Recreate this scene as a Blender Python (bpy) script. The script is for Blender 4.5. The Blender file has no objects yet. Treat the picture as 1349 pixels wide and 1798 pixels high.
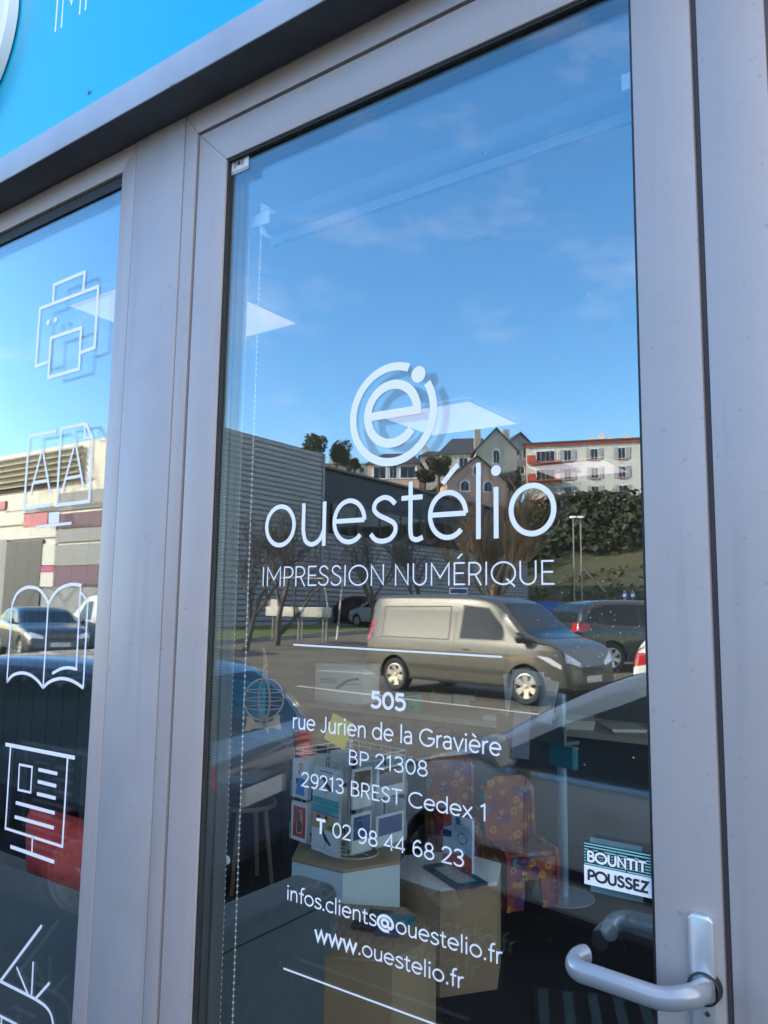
import bpy, bmesh, math, random
from mathutils import Vector, Matrix
from mathutils.bvhtree import BVHTree
from math import sin, cos, radians as rad, pi
random.seed(7)
S = bpy.context.scene
COL = S.collection
# ------------------------------------------------------------------ camera
YAW, PITCH, ROLL, FPX = -0.612889, 0.12266, 0.01462, 1357.43
W0, H0 = 1349.0, 1798.0
CAM = Vector((0, -1.1, 1.6))
fwd = Vector((sin(YAW)*cos(PITCH), cos(YAW)*cos(PITCH), sin(PITCH)))
rt = Vector((cos(YAW), -sin(YAW), 0)); up = rt.cross(fwd)
r2 = cos(ROLL)*rt + sin(ROLL)*up; u2 = -sin(ROLL)*rt + cos(ROLL)*up
cd = bpy.data.cameras.new('camera'); cam = bpy.data.objects.new('camera', cd); COL.objects.link(cam)
cam.matrix_world = Matrix(((r2.x, u2.x, -fwd.x, CAM.x), (r2.y, u2.y, -fwd.y, CAM.y), (r2.z, u2.z, -fwd.z, CAM.z), (0, 0, 0, 1)))
cd.sensor_fit = 'HORIZONTAL'; cd.sensor_width = 36; cd.lens = 36*FPX/W0; cd.clip_start = .02; cd.clip_end = 3000
S.camera = cam
# ------------------------------------------------------------------ world and sun
SUN_EL, SUN_DIR = rad(27), Vector((-.75, .66, 0)).normalized()      # direction towards the sun (from behind the shop)
w = bpy.data.worlds.new('World'); S.world = w; w.use_nodes = True
N = w.node_tree.nodes; Lk = w.node_tree.links; N.clear()
out = N.new('ShaderNodeOutputWorld'); bg = N.new('ShaderNodeBackground'); sky = N.new('ShaderNodeTexSky')
sky.sky_type = 'NISHITA'; sky.sun_disc = False; sky.sun_elevation = SUN_EL
sky.sun_rotation = math.atan2(SUN_DIR.x, SUN_DIR.y)
sky.air_density = 1.0; sky.dust_density = .6; sky.ozone_density = 2.0
tc = N.new('ShaderNodeTexCoord'); mp = N.new('ShaderNodeMapping'); mp.inputs['Scale'].default_value = (1.0, 1.0, 2.6)
mp.inputs['Location'].default_value = (5.3, 2.2, 1.4)
no = N.new('ShaderNodeTexNoise'); no.inputs['Scale'].default_value = 5.5; no.inputs['Detail'].default_value = 9; no.inputs['Roughness'].default_value = .62
no.inputs['Distortion'].default_value = .1
cr = N.new('ShaderNodeValToRGB'); cr.color_ramp.elements[0].position = .53; cr.color_ramp.elements[1].position = .85
cr.color_ramp.elements[1].color = (.26, .26, .26, 1)
mx = N.new('ShaderNodeMix'); mx.data_type = 'RGBA'
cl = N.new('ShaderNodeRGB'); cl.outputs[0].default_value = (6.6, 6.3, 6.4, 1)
hs = N.new('ShaderNodeHueSaturation'); hs.inputs['Saturation'].default_value = 1.32; hs.inputs['Value'].default_value = 1.52
Lk.new(tc.outputs['Generated'], mp.inputs[0]); Lk.new(mp.outputs[0], no.inputs['Vector']); Lk.new(no.outputs['Fac'], cr.inputs[0])
# added bright cloud bank, right and high, whitens the light on the facade
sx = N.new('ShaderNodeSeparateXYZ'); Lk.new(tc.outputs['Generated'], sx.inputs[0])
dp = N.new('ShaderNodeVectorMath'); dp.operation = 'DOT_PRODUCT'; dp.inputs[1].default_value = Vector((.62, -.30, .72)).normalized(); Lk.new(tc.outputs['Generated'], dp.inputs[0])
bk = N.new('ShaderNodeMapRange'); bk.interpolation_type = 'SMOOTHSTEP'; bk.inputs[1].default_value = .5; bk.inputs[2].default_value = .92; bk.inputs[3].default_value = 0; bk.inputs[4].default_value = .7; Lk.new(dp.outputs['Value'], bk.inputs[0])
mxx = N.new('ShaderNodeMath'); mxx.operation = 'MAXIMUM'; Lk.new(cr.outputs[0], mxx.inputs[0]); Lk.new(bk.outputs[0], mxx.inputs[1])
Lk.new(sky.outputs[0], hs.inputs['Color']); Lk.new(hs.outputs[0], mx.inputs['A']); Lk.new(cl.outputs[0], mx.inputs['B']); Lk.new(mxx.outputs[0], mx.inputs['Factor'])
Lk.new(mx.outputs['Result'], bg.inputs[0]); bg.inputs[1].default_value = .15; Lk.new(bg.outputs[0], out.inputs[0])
sl = bpy.data.lights.new('sun', 'SUN'); sl.energy = 4.2; sl.angle = rad(.53); sl.color = (1, .9, .74)
so = bpy.data.objects.new('sun', sl); COL.objects.link(so)
sv = Vector((SUN_DIR.x*cos(SUN_EL), SUN_DIR.y*cos(SUN_EL), sin(SUN_EL)))
so.rotation_euler = sv.to_track_quat('Z', 'Y').to_euler(); so.location = (0, 0, 30)
S.view_settings.view_transform = 'Standard'; S.view_settings.look = 'None'; S.view_settings.gamma = 1; S.view_settings.exposure = 1.82
S.render.engine = 'CYCLES'
try:
    S.cycles.transparent_max_bounces = 24; S.cycles.max_bounces = 12; S.cycles.glossy_bounces = 6; S.cycles.diffuse_bounces = 4
except Exception: pass

# ------------------------------------------------------------------ surveying helpers
def ray(px, py):
    return (fwd + r2*((px-W0/2)/FPX) - u2*((py-H0/2)/FPX))
YG = .014                                       # front of the outer pane
def aty(px, py, y=0.0): d = ray(px, py); return CAM + d*((y-CAM.y)/d.y)
def atz(px, py, z): d = ray(px, py); return CAM + d*((z-CAM.z)/d.z)
def F(px, py, y=YG): p = aty(px, py, y); return (p.x, p.z)
def mir(p): return Vector((p.x, 2*YG-p.y, p.z))  # what is seen in the glass stands in front of the shop
def M_dep(px, py, dep): return mir(CAM + ray(px, py)*dep)

# ------------------------------------------------------------------ materials
MAT = {}
def mat(name, col, rough=.5, metal=0, noise=0, nscale=8, bump=0, bscale=60, coat=0, emit=None, spec=.5, col2=None, det=4, stretch=None, sheen=0):
    if name in MAT: return MAT[name]
    m = bpy.data.materials.new(name); m.use_nodes = True; n = m.node_tree.nodes; l = m.node_tree.links
    b = n['Principled BSDF']; b.inputs['Roughness'].default_value = rough; b.inputs['Metallic'].default_value = metal
    b.inputs['Specular IOR Level'].default_value = spec; b.inputs['Coat Weight'].default_value = coat; b.inputs['Coat Roughness'].default_value = .04
    b.inputs['Base Color'].default_value = (*col, 1)
    if sheen: b.inputs['Sheen Weight'].default_value = sheen
    if emit: b.inputs['Emission Color'].default_value = (*emit[0], 1); b.inputs['Emission Strength'].default_value = emit[1]
    co = n.new('ShaderNodeTexCoord'); mpp = n.new('ShaderNodeMapping'); l.new(co.outputs['Object'], mpp.inputs[0])
    if stretch: mpp.inputs['Scale'].default_value = stretch
    if noise or col2:
        t = n.new('ShaderNodeTexNoise'); t.inputs['Scale'].default_value = nscale; t.inputs['Detail'].default_value = det; t.inputs['Roughness'].default_value = .6
        l.new(mpp.outputs[0], t.inputs['Vector'])
        r = n.new('ShaderNodeValToRGB'); r.color_ramp.elements[0].position = .3; r.color_ramp.elements[1].position = .7
        c2 = col2 if col2 else tuple(c*(1+noise) for c in col); c1 = col if col2 else tuple(c*(1-noise) for c in col)
        r.color_ramp.elements[0].color = (*c1, 1); r.color_ramp.elements[1].color = (*c2, 1)
        l.new(t.outputs['Fac'], r.inputs[0]); l.new(r.outputs[0], b.inputs['Base Color'])
    if bump:
        t2 = n.new('ShaderNodeTexNoise'); t2.inputs['Scale'].default_value = bscale; t2.inputs['Detail'].default_value = 3; l.new(mpp.outputs[0], t2.inputs['Vector'])
        bp = n.new('ShaderNodeBump'); bp.inputs['Strength'].default_value = bump; bp.inputs['Distance'].default_value = .01
        l.new(t2.outputs['Fac'], bp.inputs['Height']); l.new(bp.outputs[0], b.inputs['Normal'])
    if name.endswith('powder_coat'):       # fine dust specks and faint vertical runs
        src = b.inputs['Base Color'].links[0].from_socket
        for sc_, st, p0, p1, dk in ((70, (1,1,1), .65, .74, .68), (26, (1,1,.06), .58, .8, .84), (5, (1,1,1), .5, .75, .9)):
            m3 = n.new('ShaderNodeMapping'); m3.inputs['Scale'].default_value = st; l.new(co.outputs['Object'], m3.inputs[0])
            t3 = n.new('ShaderNodeTexNoise'); t3.inputs['Scale'].default_value = sc_; t3.inputs['Detail'].default_value = 5; l.new(m3.outputs[0], t3.inputs['Vector'])
            r3 = n.new('ShaderNodeMapRange'); r3.inputs[1].default_value = p0; r3.inputs[2].default_value = p1; r3.inputs[3].default_value = 1; r3.inputs[4].default_value = dk; l.new(t3.outputs['Fac'], r3.inputs[0])
            x3 = n.new('ShaderNodeMix'); x3.data_type = 'RGBA'; x3.blend_type = 'MULTIPLY'; x3.inputs['Factor'].default_value = 1; l.new(src, x3.inputs['A']); l.new(r3.outputs[0], x3.inputs['B']); src = x3.outputs['Result']
        l.new(src, b.inputs['Base Color'])
    MAT[name] = m; return m
def pane_mat(name, f0, tint=(.975, .985, .98), rough=0.0, wob=0):
    """architectural glass interface: see-through plus Schlick reflection of equal strength from both sides"""
    if name in MAT: return MAT[name]
    m = bpy.data.materials.new(name); m.use_nodes = True; n = m.node_tree.nodes; l = m.node_tree.links; n.clear()
    o = n.new('ShaderNodeOutputMaterial'); mix = n.new('ShaderNodeMixShader'); tr = n.new('ShaderNodeBsdfTransparent'); gl = n.new('ShaderNodeBsdfGlossy')
    tr.inputs[0].default_value = (*tint, 1); gl.inputs['Roughness'].default_value = rough; gl.inputs['Color'].default_value = (1, 1, 1, 1)
    g = n.new('ShaderNodeNewGeometry'); dt = n.new('ShaderNodeVectorMath'); dt.operation = 'DOT_PRODUCT'
    l.new(g.outputs['Incoming'], dt.inputs[0]); l.new(g.outputs['Normal'], dt.inputs[1])
    ab = n.new('ShaderNodeMath'); ab.operation = 'ABSOLUTE'; l.new(dt.outputs['Value'], ab.inputs[0])
    s1 = n.new('ShaderNodeMath'); s1.operation = 'SUBTRACT'; s1.inputs[0].default_value = 1; l.new(ab.outputs[0], s1.inputs[1])
    pw = n.new('ShaderNodeMath'); pw.operation = 'POWER'; pw.inputs[1].default_value = 5; l.new(s1.outputs[0], pw.inputs[0])
    ma = n.new('ShaderNodeMath'); ma.operation = 'MULTIPLY_ADD'; ma.inputs[1].default_value = 1-f0; ma.inputs[2].default_value = f0; l.new(pw.outputs[0], ma.inputs[0])
    l.new(ma.outputs[0], mix.inputs[0]); l.new(tr.outputs[0], mix.inputs[1]); l.new(gl.outputs[0], mix.inputs[2]); l.new(mix.outputs[0], o.inputs[0])
    if wob:
        co = n.new('ShaderNodeTexCoord'); t = n.new('ShaderNodeTexNoise'); t.inputs['Scale'].default_value = 2.2; t.inputs['Detail'].default_value = 1
        l.new(co.outputs['Object'], t.inputs['Vector']); bp = n.new('ShaderNodeBump'); bp.inputs['Strength'].default_value = 1; bp.inputs['Distance'].default_value = wob
        l.new(t.outputs['Fac'], bp.inputs['Height']); l.new(bp.outputs[0], gl.inputs['Normal'])
    MAT[name] = m; return m

# ------------------------------------------------------------------ mesh helpers
class MB:
    def __init__(s): s.v = []; s.f = []; s.m = []
    def add(s, vs, fs, mi=0):
        o = len(s.v); s.v += [tuple(v) for v in vs]; s.f += [tuple(i+o for i in f) for f in fs]; s.m += [mi]*len(fs)
    def box(s, x0, x1, y0, y1, z0, z1, mi=0):
        s.add([(x0,y0,z0),(x1,y0,z0),(x1,y1,z0),(x0,y1,z0),(x0,y0,z1),(x1,y0,z1),(x1,y1,z1),(x0,y1,z1)],
              [(0,3,2,1),(4,5,6,7),(0,1,5,4),(1,2,6,5),(2,3,7,6),(3,0,4,7)], mi)
    def obox(s, c, ax, ay, az, mi=0):
        c = Vector(c); P = []
        for k in (-1, 1):
            for (i, j) in ((-1,-1),(1,-1),(1,1),(-1,1)): P.append(c+Vector(ax)*i+Vector(ay)*j+Vector(az)*k)
        s.add(P, [(0,3,2,1),(4,5,6,7),(0,1,5,4),(1,2,6,5),(2,3,7,6),(3,0,4,7)], mi)
    def tube(s, pts, r, n=8, cap=True, mi=0, closed=False, flat=1.0):
        pts = [Vector(p) for p in pts]; k = len(pts); rs = r if isinstance(r, (list, tuple)) else [r]*k
        rings = []; prev = None
        for i, p in enumerate(pts):
            if closed: d = pts[(i+1) % k]-pts[i-1]
            else: d = pts[min(i+1, k-1)]-pts[max(i-1, 0)]
            d.normalize()
            a = prev if prev else (Vector((0,0,1)) if abs(d.z) < .9 else Vector((1,0,0)))
            a = (a-d*a.dot(d)).normalized(); b = d.cross(a); prev = a
            rings.append([p+a*(cos(2*pi*j/n)*rs[i])+b*(sin(2*pi*j/n)*rs[i]*flat) for j in range(n)])
        vs = [q for R_ in rings for q in R_]; fs = []
        for i in range(k if closed else k-1):
            for j in range(n):
                a0 = i*n+j; a1 = i*n+(j+1) % n; i2 = (i+1) % k
                fs.append((a0, a1, i2*n+(j+1) % n, i2*n+j))
        if cap and not closed: fs += [tuple(range(n))[::-1], tuple((k-1)*n+j for j in range(n))]
        s.add(vs, fs, mi)
    def lathe(s, prof, n=24, c=(0,0,0), axis='z', mi=0, a0=0, a1=2*pi):
        vs = []; full = abs(a1-a0-2*pi) < 1e-6; m = n if full else n+1
        for (r, h) in prof:
            for j in range(m):
                a = a0+(a1-a0)*j/n; x, y = r*cos(a), r*sin(a)
                vs.append({'z': (x, y, h), 'y': (x, h, y), 'x': (h, x, y)}[axis])
        vs = [Vector(v)+Vector(c) for v in vs]; fs = []
        for i in range(len(prof)-1):
            for j in range(n): fs.append((i*m+j, i*m+(j+1) % m, (i+1)*m+(j+1) % m, (i+1)*m+j))
        s.add(vs, fs, mi)
    def sphere(s, c, r, n=8, k=5, mi=0):
        s.lathe([(max(1e-5, r*sin(pi*i/k)), -r*cos(pi*i/k)) for i in range(k+1)], n, c, 'z', mi)
    def prism(s, poly, z0, z1, mi=0):           # poly = [(x,y)]
        n = len(poly); s.add([(x, y, z0) for x, y in poly]+[(x, y, z1) for x, y in poly],
              [tuple(range(n))[::-1], tuple(range(n, 2*n))]+[(i, (i+1) % n, n+(i+1) % n, n+i) for i in range(n)], mi)
    def xform(s, M): s.v = [tuple(M @ Vector(v)) for v in s.v]; return s
    def build(s, name, mats, parent=None, smooth=False, bevel=0, sharp=35, **t):
        me = bpy.data.meshes.new(name); me.from_pydata(s.v, [], s.f); mats = mats if isinstance(mats, (list, tuple)) else [mats]
        for m_ in mats: me.materials.append(m_)
        me.polygons.foreach_set('material_index', s.m); me.update()
        bm = bmesh.new(); bm.from_mesh(me); bmesh.ops.recalc_face_normals(bm, faces=bm.faces)
        if bevel: bmesh.ops.bevel(bm, geom=[e for e in bm.edges if len(e.link_faces) == 2 and e.calc_face_angle(0) > .5], offset=bevel, segments=2, affect='EDGES', profile=.5, clamp_overlap=True)
        bm.to_mesh(me); bm.free()
        if smooth or bevel:
            me.polygons.foreach_set('use_smooth', [True]*len(me.polygons)); me.set_sharp_from_angle(angle=rad(sharp))
        o = bpy.data.objects.new(name, me); COL.objects.link(o)
        if parent: o.parent = parent
        if t: tag(o, **t)
        return o
def tag(o, label=None, cat=None, group=None, kind=None):
    if label: o['label'] = label
    if cat: o['category'] = cat
    if group: o['group'] = group
    if kind: o['kind'] = kind
    return o
def empty(name, loc=(0,0,0), rz=0, label=None, cat=None, group=None):
    o = bpy.data.objects.new(name, None); COL.objects.link(o); o.location = loc; o.rotation_euler = (0,0,rz); o.empty_display_size = .1
    return tag(o, label, cat, group)
def copy_tree(o, parent=None):
    c = o.copy(); COL.objects.link(c)
    if parent: c.parent = parent
    for ch in list(o.children): copy_tree(ch, c)
    return c
def catm(P, n=6):
    P = [Vector((*p, 0)) if len(p) == 2 else Vector(p) for p in P]; Q = []
    for i in range(len(P)-1):
        a = P[max(i-1, 0)]; b = P[i]; c = P[i+1]; d = P[min(i+2, len(P)-1)]
        for k in range(n):
            t = k/n; Q.append(.5*((2*b)+(c-a)*t+(2*a-5*b+4*c-d)*t*t+(3*b-a-3*c+d)*t**3))
    Q.append(P[-1]); return Q
# ---- flat ribbons on the glass (vinyl)
YO = [0]
def ribbon(mb, pts, wd, y, closed=False, th=.00012, rnd=False):
    """pts [(x,z)] centre line on plane y -> ribbon with mitred joints"""
    P = []
    for p in pts:
        p = Vector((p[0], p[1]))
        if not P or (p-P[-1]).length > 1e-5: P.append(p)
    if closed and (P[0]-P[-1]).length < 1e-5: P.pop()
    k = len(P); YO[0] = (YO[0]+1) % 7; yy = y-.00003*YO[0]-.0001; A = []; B = []
    if k < 2: return
    for i in range(k):
        if closed: d0 = (P[i]-P[i-1]).normalized(); d1 = (P[(i+1) % k]-P[i]).normalized()
        else:
            d0 = (P[i]-P[i-1]).normalized() if i else (P[1]-P[0]).normalized(); d1 = (P[i+1]-P[i]).normalized() if i < k-1 else d0
        n0 = Vector((-d0.y, d0.x)); n1 = Vector((-d1.y, d1.x)); m_ = (n0+n1)
        if m_.length < .3: m_ = n0.copy()
        m_.normalize(); s_ = min(1/max(m_.dot(n0), .4), 2.2)*wd/2
        A.append(P[i]+m_*s_); B.append(P[i]-m_*s_)
    vs = [(a.x, yy, a.y) for a in A]+[(b.x, yy, b.y) for b in B]; fs = [(i, (i+1) % k, k+(i+1) % k, k+i) for i in range(k if closed else k-1)]
    mb.add(vs, fs)
    if rnd and not closed:
        for q in (P[0], P[-1]): disc(mb, q.x, q.y, wd/2, y)
def disc(mb, x, z, r, y, rz=None, n=24):
    YO[0] = (YO[0]+1) % 7; yy = y-.00003*YO[0]-.0001; rz = rz or r
    mb.add([(x+r*cos(2*pi*i/n), yy, z+rz*sin(2*pi*i/n)) for i in range(n)], [tuple(range(n))])
def poly(mb, pts, y):
    YO[0] = (YO[0]+1) % 7; yy = y-.00003*YO[0]-.0001
    mb.add([(p[0], yy, p[1]) for p in pts], [tuple(range(len(pts)))])
# ---- stroke alphabet, cap height 1
def E_(cx, cy, rx, ry, a0=0, a1=360, n=None):
    n = n or max(8, int(abs(a1-a0)/9)); return [(cx+rx*cos(rad(a0+(a1-a0)*i/n)), cy+ry*sin(rad(a0+(a1-a0)*i/n))) for i in range(n+1)]
def C_(*p): return [(q.x, q.y) for q in catm(p, 7)]
def D_(y0, y1, w_, x=.1):
    r_ = (y1-y0)/2; rx = min(r_, w_-.25); return [(x, y1), (w_-rx, y1)]+E_(w_-rx, y0+r_, rx, r_, 90, -90)[1:-1]+[(w_-rx, y0), (x, y0)]
sS = [(.45,.56),(.36,.64),(.25,.665),(.13,.61),(.095,.5),(.18,.41),(.33,.34),(.44,.27),(.455,.16),(.37,.06),(.24,.03),(.12,.06),(.04,.14)]
G_ = {' ': (.3, []), '.': (.22, [('dot', .11, .06)]),
 'a': (.57, [[(.46,.45),(.46,0)], C_((.07,.57),(.17,.65),(.3,.665),(.42,.6),(.46,.45)), C_((.46,.39),(.27,.4),(.1,.34),(.06,.2),(.13,.07),(.26,.03),(.4,.09),(.46,.2))]),
 'c': (.56, [E_(.34,.35,.28,.31,48,312)]), 'd': (.69, [E_(.32,.35,.27,.31), [(.59,1.03),(.59,0)]]),
 'e': (.65, [[(.06,.36),(.6,.36)], E_(.33,.35,.27,.31,2,318)]),
 'f': (.36, [C_((.4,1.0),(.32,1.01),(.22,.95),(.18,.82))+[(.18,0)], [(.03,.63),(.36,.63)]]),
 'i': (.23, [[(.11,.68),(.11,0)], ('dot', .11, .9)]), 'l': (.23, [[(.11,1.03),(.11,0)]]),
 'n': (.62, [[(.1,.68),(.1,0)], C_((.1,.42),(.17,.58),(.32,.66),(.46,.6),(.51,.42))+[(.51,0)]]),
 'o': (.69, [E_(.345,.35,.28,.31)]), 'r': (.39, [[(.1,.68),(.1,0)], C_((.1,.42),(.16,.57),(.27,.65),(.37,.66))]),
 's': (.51, [C_(*sS)]), 't': (.4, [[(.17,.86),(.17,.22)]+C_((.17,.2),(.19,.07),(.27,.03),(.37,.06)), [(.02,.63),(.36,.63)]]),
 'u': (.61, [[(.1,.68),(.1,.26)]+C_((.1,.26),(.15,.09),(.28,.03),(.42,.1),(.5,.25)), [(.5,.68),(.5,0)]]),
 'v': (.56, [[(.02,.68),(.28,.02),(.54,.68)]]), 'w': (.86, [[(.02,.68),(.22,.02),(.43,.66),(.64,.02),(.84,.68)]]),
 'x': (.53, [[(.03,.68),(.5,0)], [(.5,.68),(.03,0)]]),
 '@': (1.02, [E_(.5,.36,.45,.44,-15,300), E_(.47,.37,.19,.21), C_((.68,.58),(.66,.3),(.72,.16),(.84,.14),(.93,.26),(.94,.36))]),
 '0': (.62, [E_(.31,.475,.24,.44)]), '1': (.42, [[(.06,.78),(.25,.93),(.25,0)]]),
 '2': (.58, [C_((.05,.72),(.11,.88),(.27,.94),(.43,.87),(.48,.7),(.41,.52),(.23,.27),(.05,.05))+[(.53,.05)]]),
 '3': (.58, [C_((.06,.82),(.16,.92),(.29,.94),(.43,.87),(.47,.72),(.4,.57),(.22,.52)), C_((.22,.52),(.41,.47),(.5,.29),(.44,.1),(.28,.03),(.14,.06),(.04,.17))]),
 '4': (.6, [[(.42,0),(.42,.93),(.04,.25),(.55,.25)]]),
 '5': (.58, [[(.47,.91),(.13,.91),(.1,.52)], C_((.1,.52),(.23,.6),(.38,.57),(.49,.45),(.49,.26),(.42,.1),(.26,.03),(.12,.07),(.04,.16))]),
 '6': (.6, [C_((.47,.85),(.37,.94),(.25,.91),(.12,.75),(.075,.45),(.09,.25)), E_(.3,.3,.225,.265)]),
 '8': (.6, [E_(.3,.71,.185,.22), E_(.3,.26,.235,.23)]), '9': (.6, [E_(.3,.65,.225,.28), C_((.52,.68),(.51,.38),(.43,.14),(.28,.03),(.1,.08))]),
 'B': (.62, [[(.1,0),(.1,.95)], D_(.51,.92,.5), D_(.04,.51,.55)]), 'C': (.84, [E_(.48,.475,.42,.44,44,316)]),
 'E': (.55, [[(.1,0),(.1,.95)], [(.1,.92),(.5,.92)], [(.1,.5),(.47,.5)], [(.1,.04),(.51,.04)]]),
 'G': (.93, [E_(.48,.475,.42,.44,44,345)+[(.87,.45),(.52,.45)]]), 'I': (.22, [[(.1,0),(.1,.95)]]),
 'J': (.5, [[(.37,.95),(.37,.28)]+C_((.37,.28),(.32,.09),(.19,.03),(.04,.13))]),
 'M': (.9, [[(.1,0),(.1,.92),(.45,.33),(.8,.92),(.8,0)]]), 'N': (.74, [[(.1,0),(.1,.9),(.63,.05),(.63,.95)]]),
 'O': (.98, [E_(.49,.475,.43,.44)]), 'P': (.6, [[(.1,0),(.1,.95)], D_(.42,.92,.55)]),
 'Q': (.98, [E_(.49,.475,.43,.44), [(.6,.26),(.9,-.05)]]), 'R': (.63, [[(.1,0),(.1,.95)], D_(.44,.92,.54), [(.33,.44),(.56,0)]]),
 'S': (.6, [C_(*[(x*1.12, y*1.39) for x, y in sS])]), 'T': (.62, [[(.02,.91),(.6,.91)], [(.31,.91),(.31,0)]]),
 'U': (.74, [[(.1,.95),(.1,.34)]+E_(.37,.34,.27,.31,180,360)+[(.64,.34),(.64,.95)]]), 'Z': (.62, [[(.05,.91),(.55,.91),(.05,.04),(.58,.04)]]),
 'L': (.5, [[(.1,.95),(.1,.04),(.48,.04)]]), 'A': (.72, [[(.02,0),(.36,.93),(.7,0)], [(.13,.3),(.59,.3)]]), 'D': (.78, [[(.1,0),(.1,.95)], D_(.04,.91,.72)]), 'V': (.68, [[(.02,.95),(.34,.03),(.66,.95)]]), 'h': (.62, [[(.1,1.03),(.1,0)]]), '-': (.4, [[(.05,.4),(.33,.4)]])}
def base_ch(c): return {'é': ('e', [[(.25,.79),(.48,1.04)]]), 'è': ('e', [[(.4,.8),(.2,.98)]]), 'É': ('E', [[(.22,1.1),(.4,1.3)]])}.get(c, (c, []))
def lettering(text, x0, x1, z0, cap, wt, y, mb=None, bold=(), gap=.02, dotr=None):
    """write text between x0 and x1 on plane y, baseline z0, cap height; wt = stroke / cap"""
    mb = mb or MB(); adv = []; x = 0
    for i, c in enumerate(text):
        b, ex = base_ch(c); adv.append(x); x += G_[b][0]+gap+(.06 if i in bold else 0) if b in G_ else .6
    tot = x-gap-.04; sx = (x1-x0)/tot
    for i, c in enumerate(text):
        b, ex = base_ch(c); ww = wt*(1.75 if i in bold else 1)*cap
        for st in list(G_[b][1])+ex:
            if isinstance(st, tuple): disc(mb, x0+(adv[i]+st[1])*sx, z0+st[2]*cap, (dotr or wt*.72)*(1.5 if i in bold else 1)*cap, y)
            else:
                cl_ = len(st) > 12 and abs(st[0][0]-st[-1][0]) < 1e-4 and abs(st[0][1]-st[-1][1]) < 1e-4
                ribbon(mb, [(x0+(adv[i]+p[0])*sx, z0+p[1]*cap) for p in st], ww, y, closed=cl_)
    return mb

# ------------------------------------------------------------------ common materials
m_frame = mat('frame_powder_coat', (.37,.325,.32), .46, .2, noise=.05, nscale=5, bump=.05, bscale=420, spec=.5)
m_frame2 = mat('post_powder_coat', (.345,.32,.33), .48, .15, noise=.05, nscale=3, bump=.05, bscale=420)
m_black = mat('black_rubber', (.012,.013,.015), .55)
m_dark = mat('dark_void', (.02,.02,.022), .8)
m_vinyl = mat('white_vinyl', (.82,.78,.80), .5)
m_white = mat('white_paint', (.75,.75,.76), .4)
m_pane = pane_mat('pane_glass', .094, wob=.00012)
m_paper = mat('paper', (.72,.72,.72), .7)
m_ink = mat('black_ink', (.02,.02,.02), .6)

# ================================================================== SETTING: ground
def gz(yv, x=0):      # height of the lot at depth yv in front of the shop
    dp_ = -.3+.2*max(0, min(1, (-x-3.4)))
    if yv < 9: return 0 if yv < .8 else (dp_ if 1 <= yv <= 6.5 else (dp_*(yv-.8)/.2 if yv < 1 else dp_*(9-yv)/2.5))
    return 0 if yv < 13 else min((yv-13)*.036, 1.55)
def hz(x, yv):
    t = max(0, min(1, (yv-52-.10*(x+30))/52)); s_ = t*t*(3-2*t)
    lift = 6*max(0, min(1, (-x-45)/40))
    return 1.45+s_*(14.2+lift)+max(0, yv-110)*.05
mb = MB(); xs = [-300,-160,-90,-60,-40,-30,-20,-10,-4.4,-3.4,0,10,20,40,80,160,300]; ys = [40,10,0,-.8,-1,-3,-6.5,-9,-11,-13,-20,-27,-35,-45,-56,-70,-120,-300,-600]
vs = [(x, y, gz(-y, x)) for y in ys for x in xs]; n_ = len(xs)
mb.add(vs, [(j*n_+i, j*n_+i+1, (j+1)*n_+i+1, (j+1)*n_+i) for j in range(len(ys)-1) for i in range(n_-1)])
m_asph = mat('asphalt', (.115,.10,.072), .85, noise=.25, nscale=.6, bump=.5, bscale=90, det=10)
mb.build('car_park_ground', m_asph, kind='structure')
mb = MB(); nx, ny = 60, 40
vs = []
for j in range(ny+1):
    for i in range(nx+1):
        x = -170+230*i/nx; yv = 50+190*(j/ny)**1.5
        vs.append((x, -yv, hz(x, yv)+(random.uniform(-.35,.35) if yv > 58 else 0)))
mb.add(vs, [(j*(nx+1)+i, j*(nx+1)+i+1, (j+1)*(nx+1)+i+1, (j+1)*(nx+1)+i) for j in range(ny) for i in range(nx)])
m_hill = mat('hill_grass', (.035,.042,.012), .9, noise=.3, nscale=.22, col2=(.075,.068,.024), bump=.6, bscale=1.5, det=8)
mb.build('hillside', m_hill, smooth=True, kind='structure')
def gpt(px, py):         # point of the lot seen at a pixel in the glass
    d = ray(px, py); t = 1.0
    for _ in range(4000):
        p = CAM+d*t
        if p.z <= gz(p.y): return mir(p)
        t *= 1.002
    return mir(p)
# painted lines and kerbed grass strip
m_line = mat('road_paint', (.5,.48,.38), .7, noise=.25, nscale=3, det=8)
def line_strip(a, b, wd, name, label=None):
    a = Vector((a.x, a.y)); b = Vector((b.x, b.y)); d = (b-a).normalized(); n = Vector((-d.y, d.x))*wd/2; mb = MB(); K = 24; vs = []
    for i in range(K+1):
        p = a.lerp(b, i/K)
        for q in (p+n, p-n): vs.append((q.x, q.y, gz(-q.y)+.004))
    mb.add(vs, [(2*i, 2*i+1, 2*i+3, 2*i+2) for i in range(K)])
    return mb.build(name, m_line, kind='structure')
line_strip(gpt(520,1205), gpt(1000,1262), .13, 'painted_line')
line_strip(gpt(560,1178), gpt(1010,1203), .11, 'painted_line')
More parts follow.
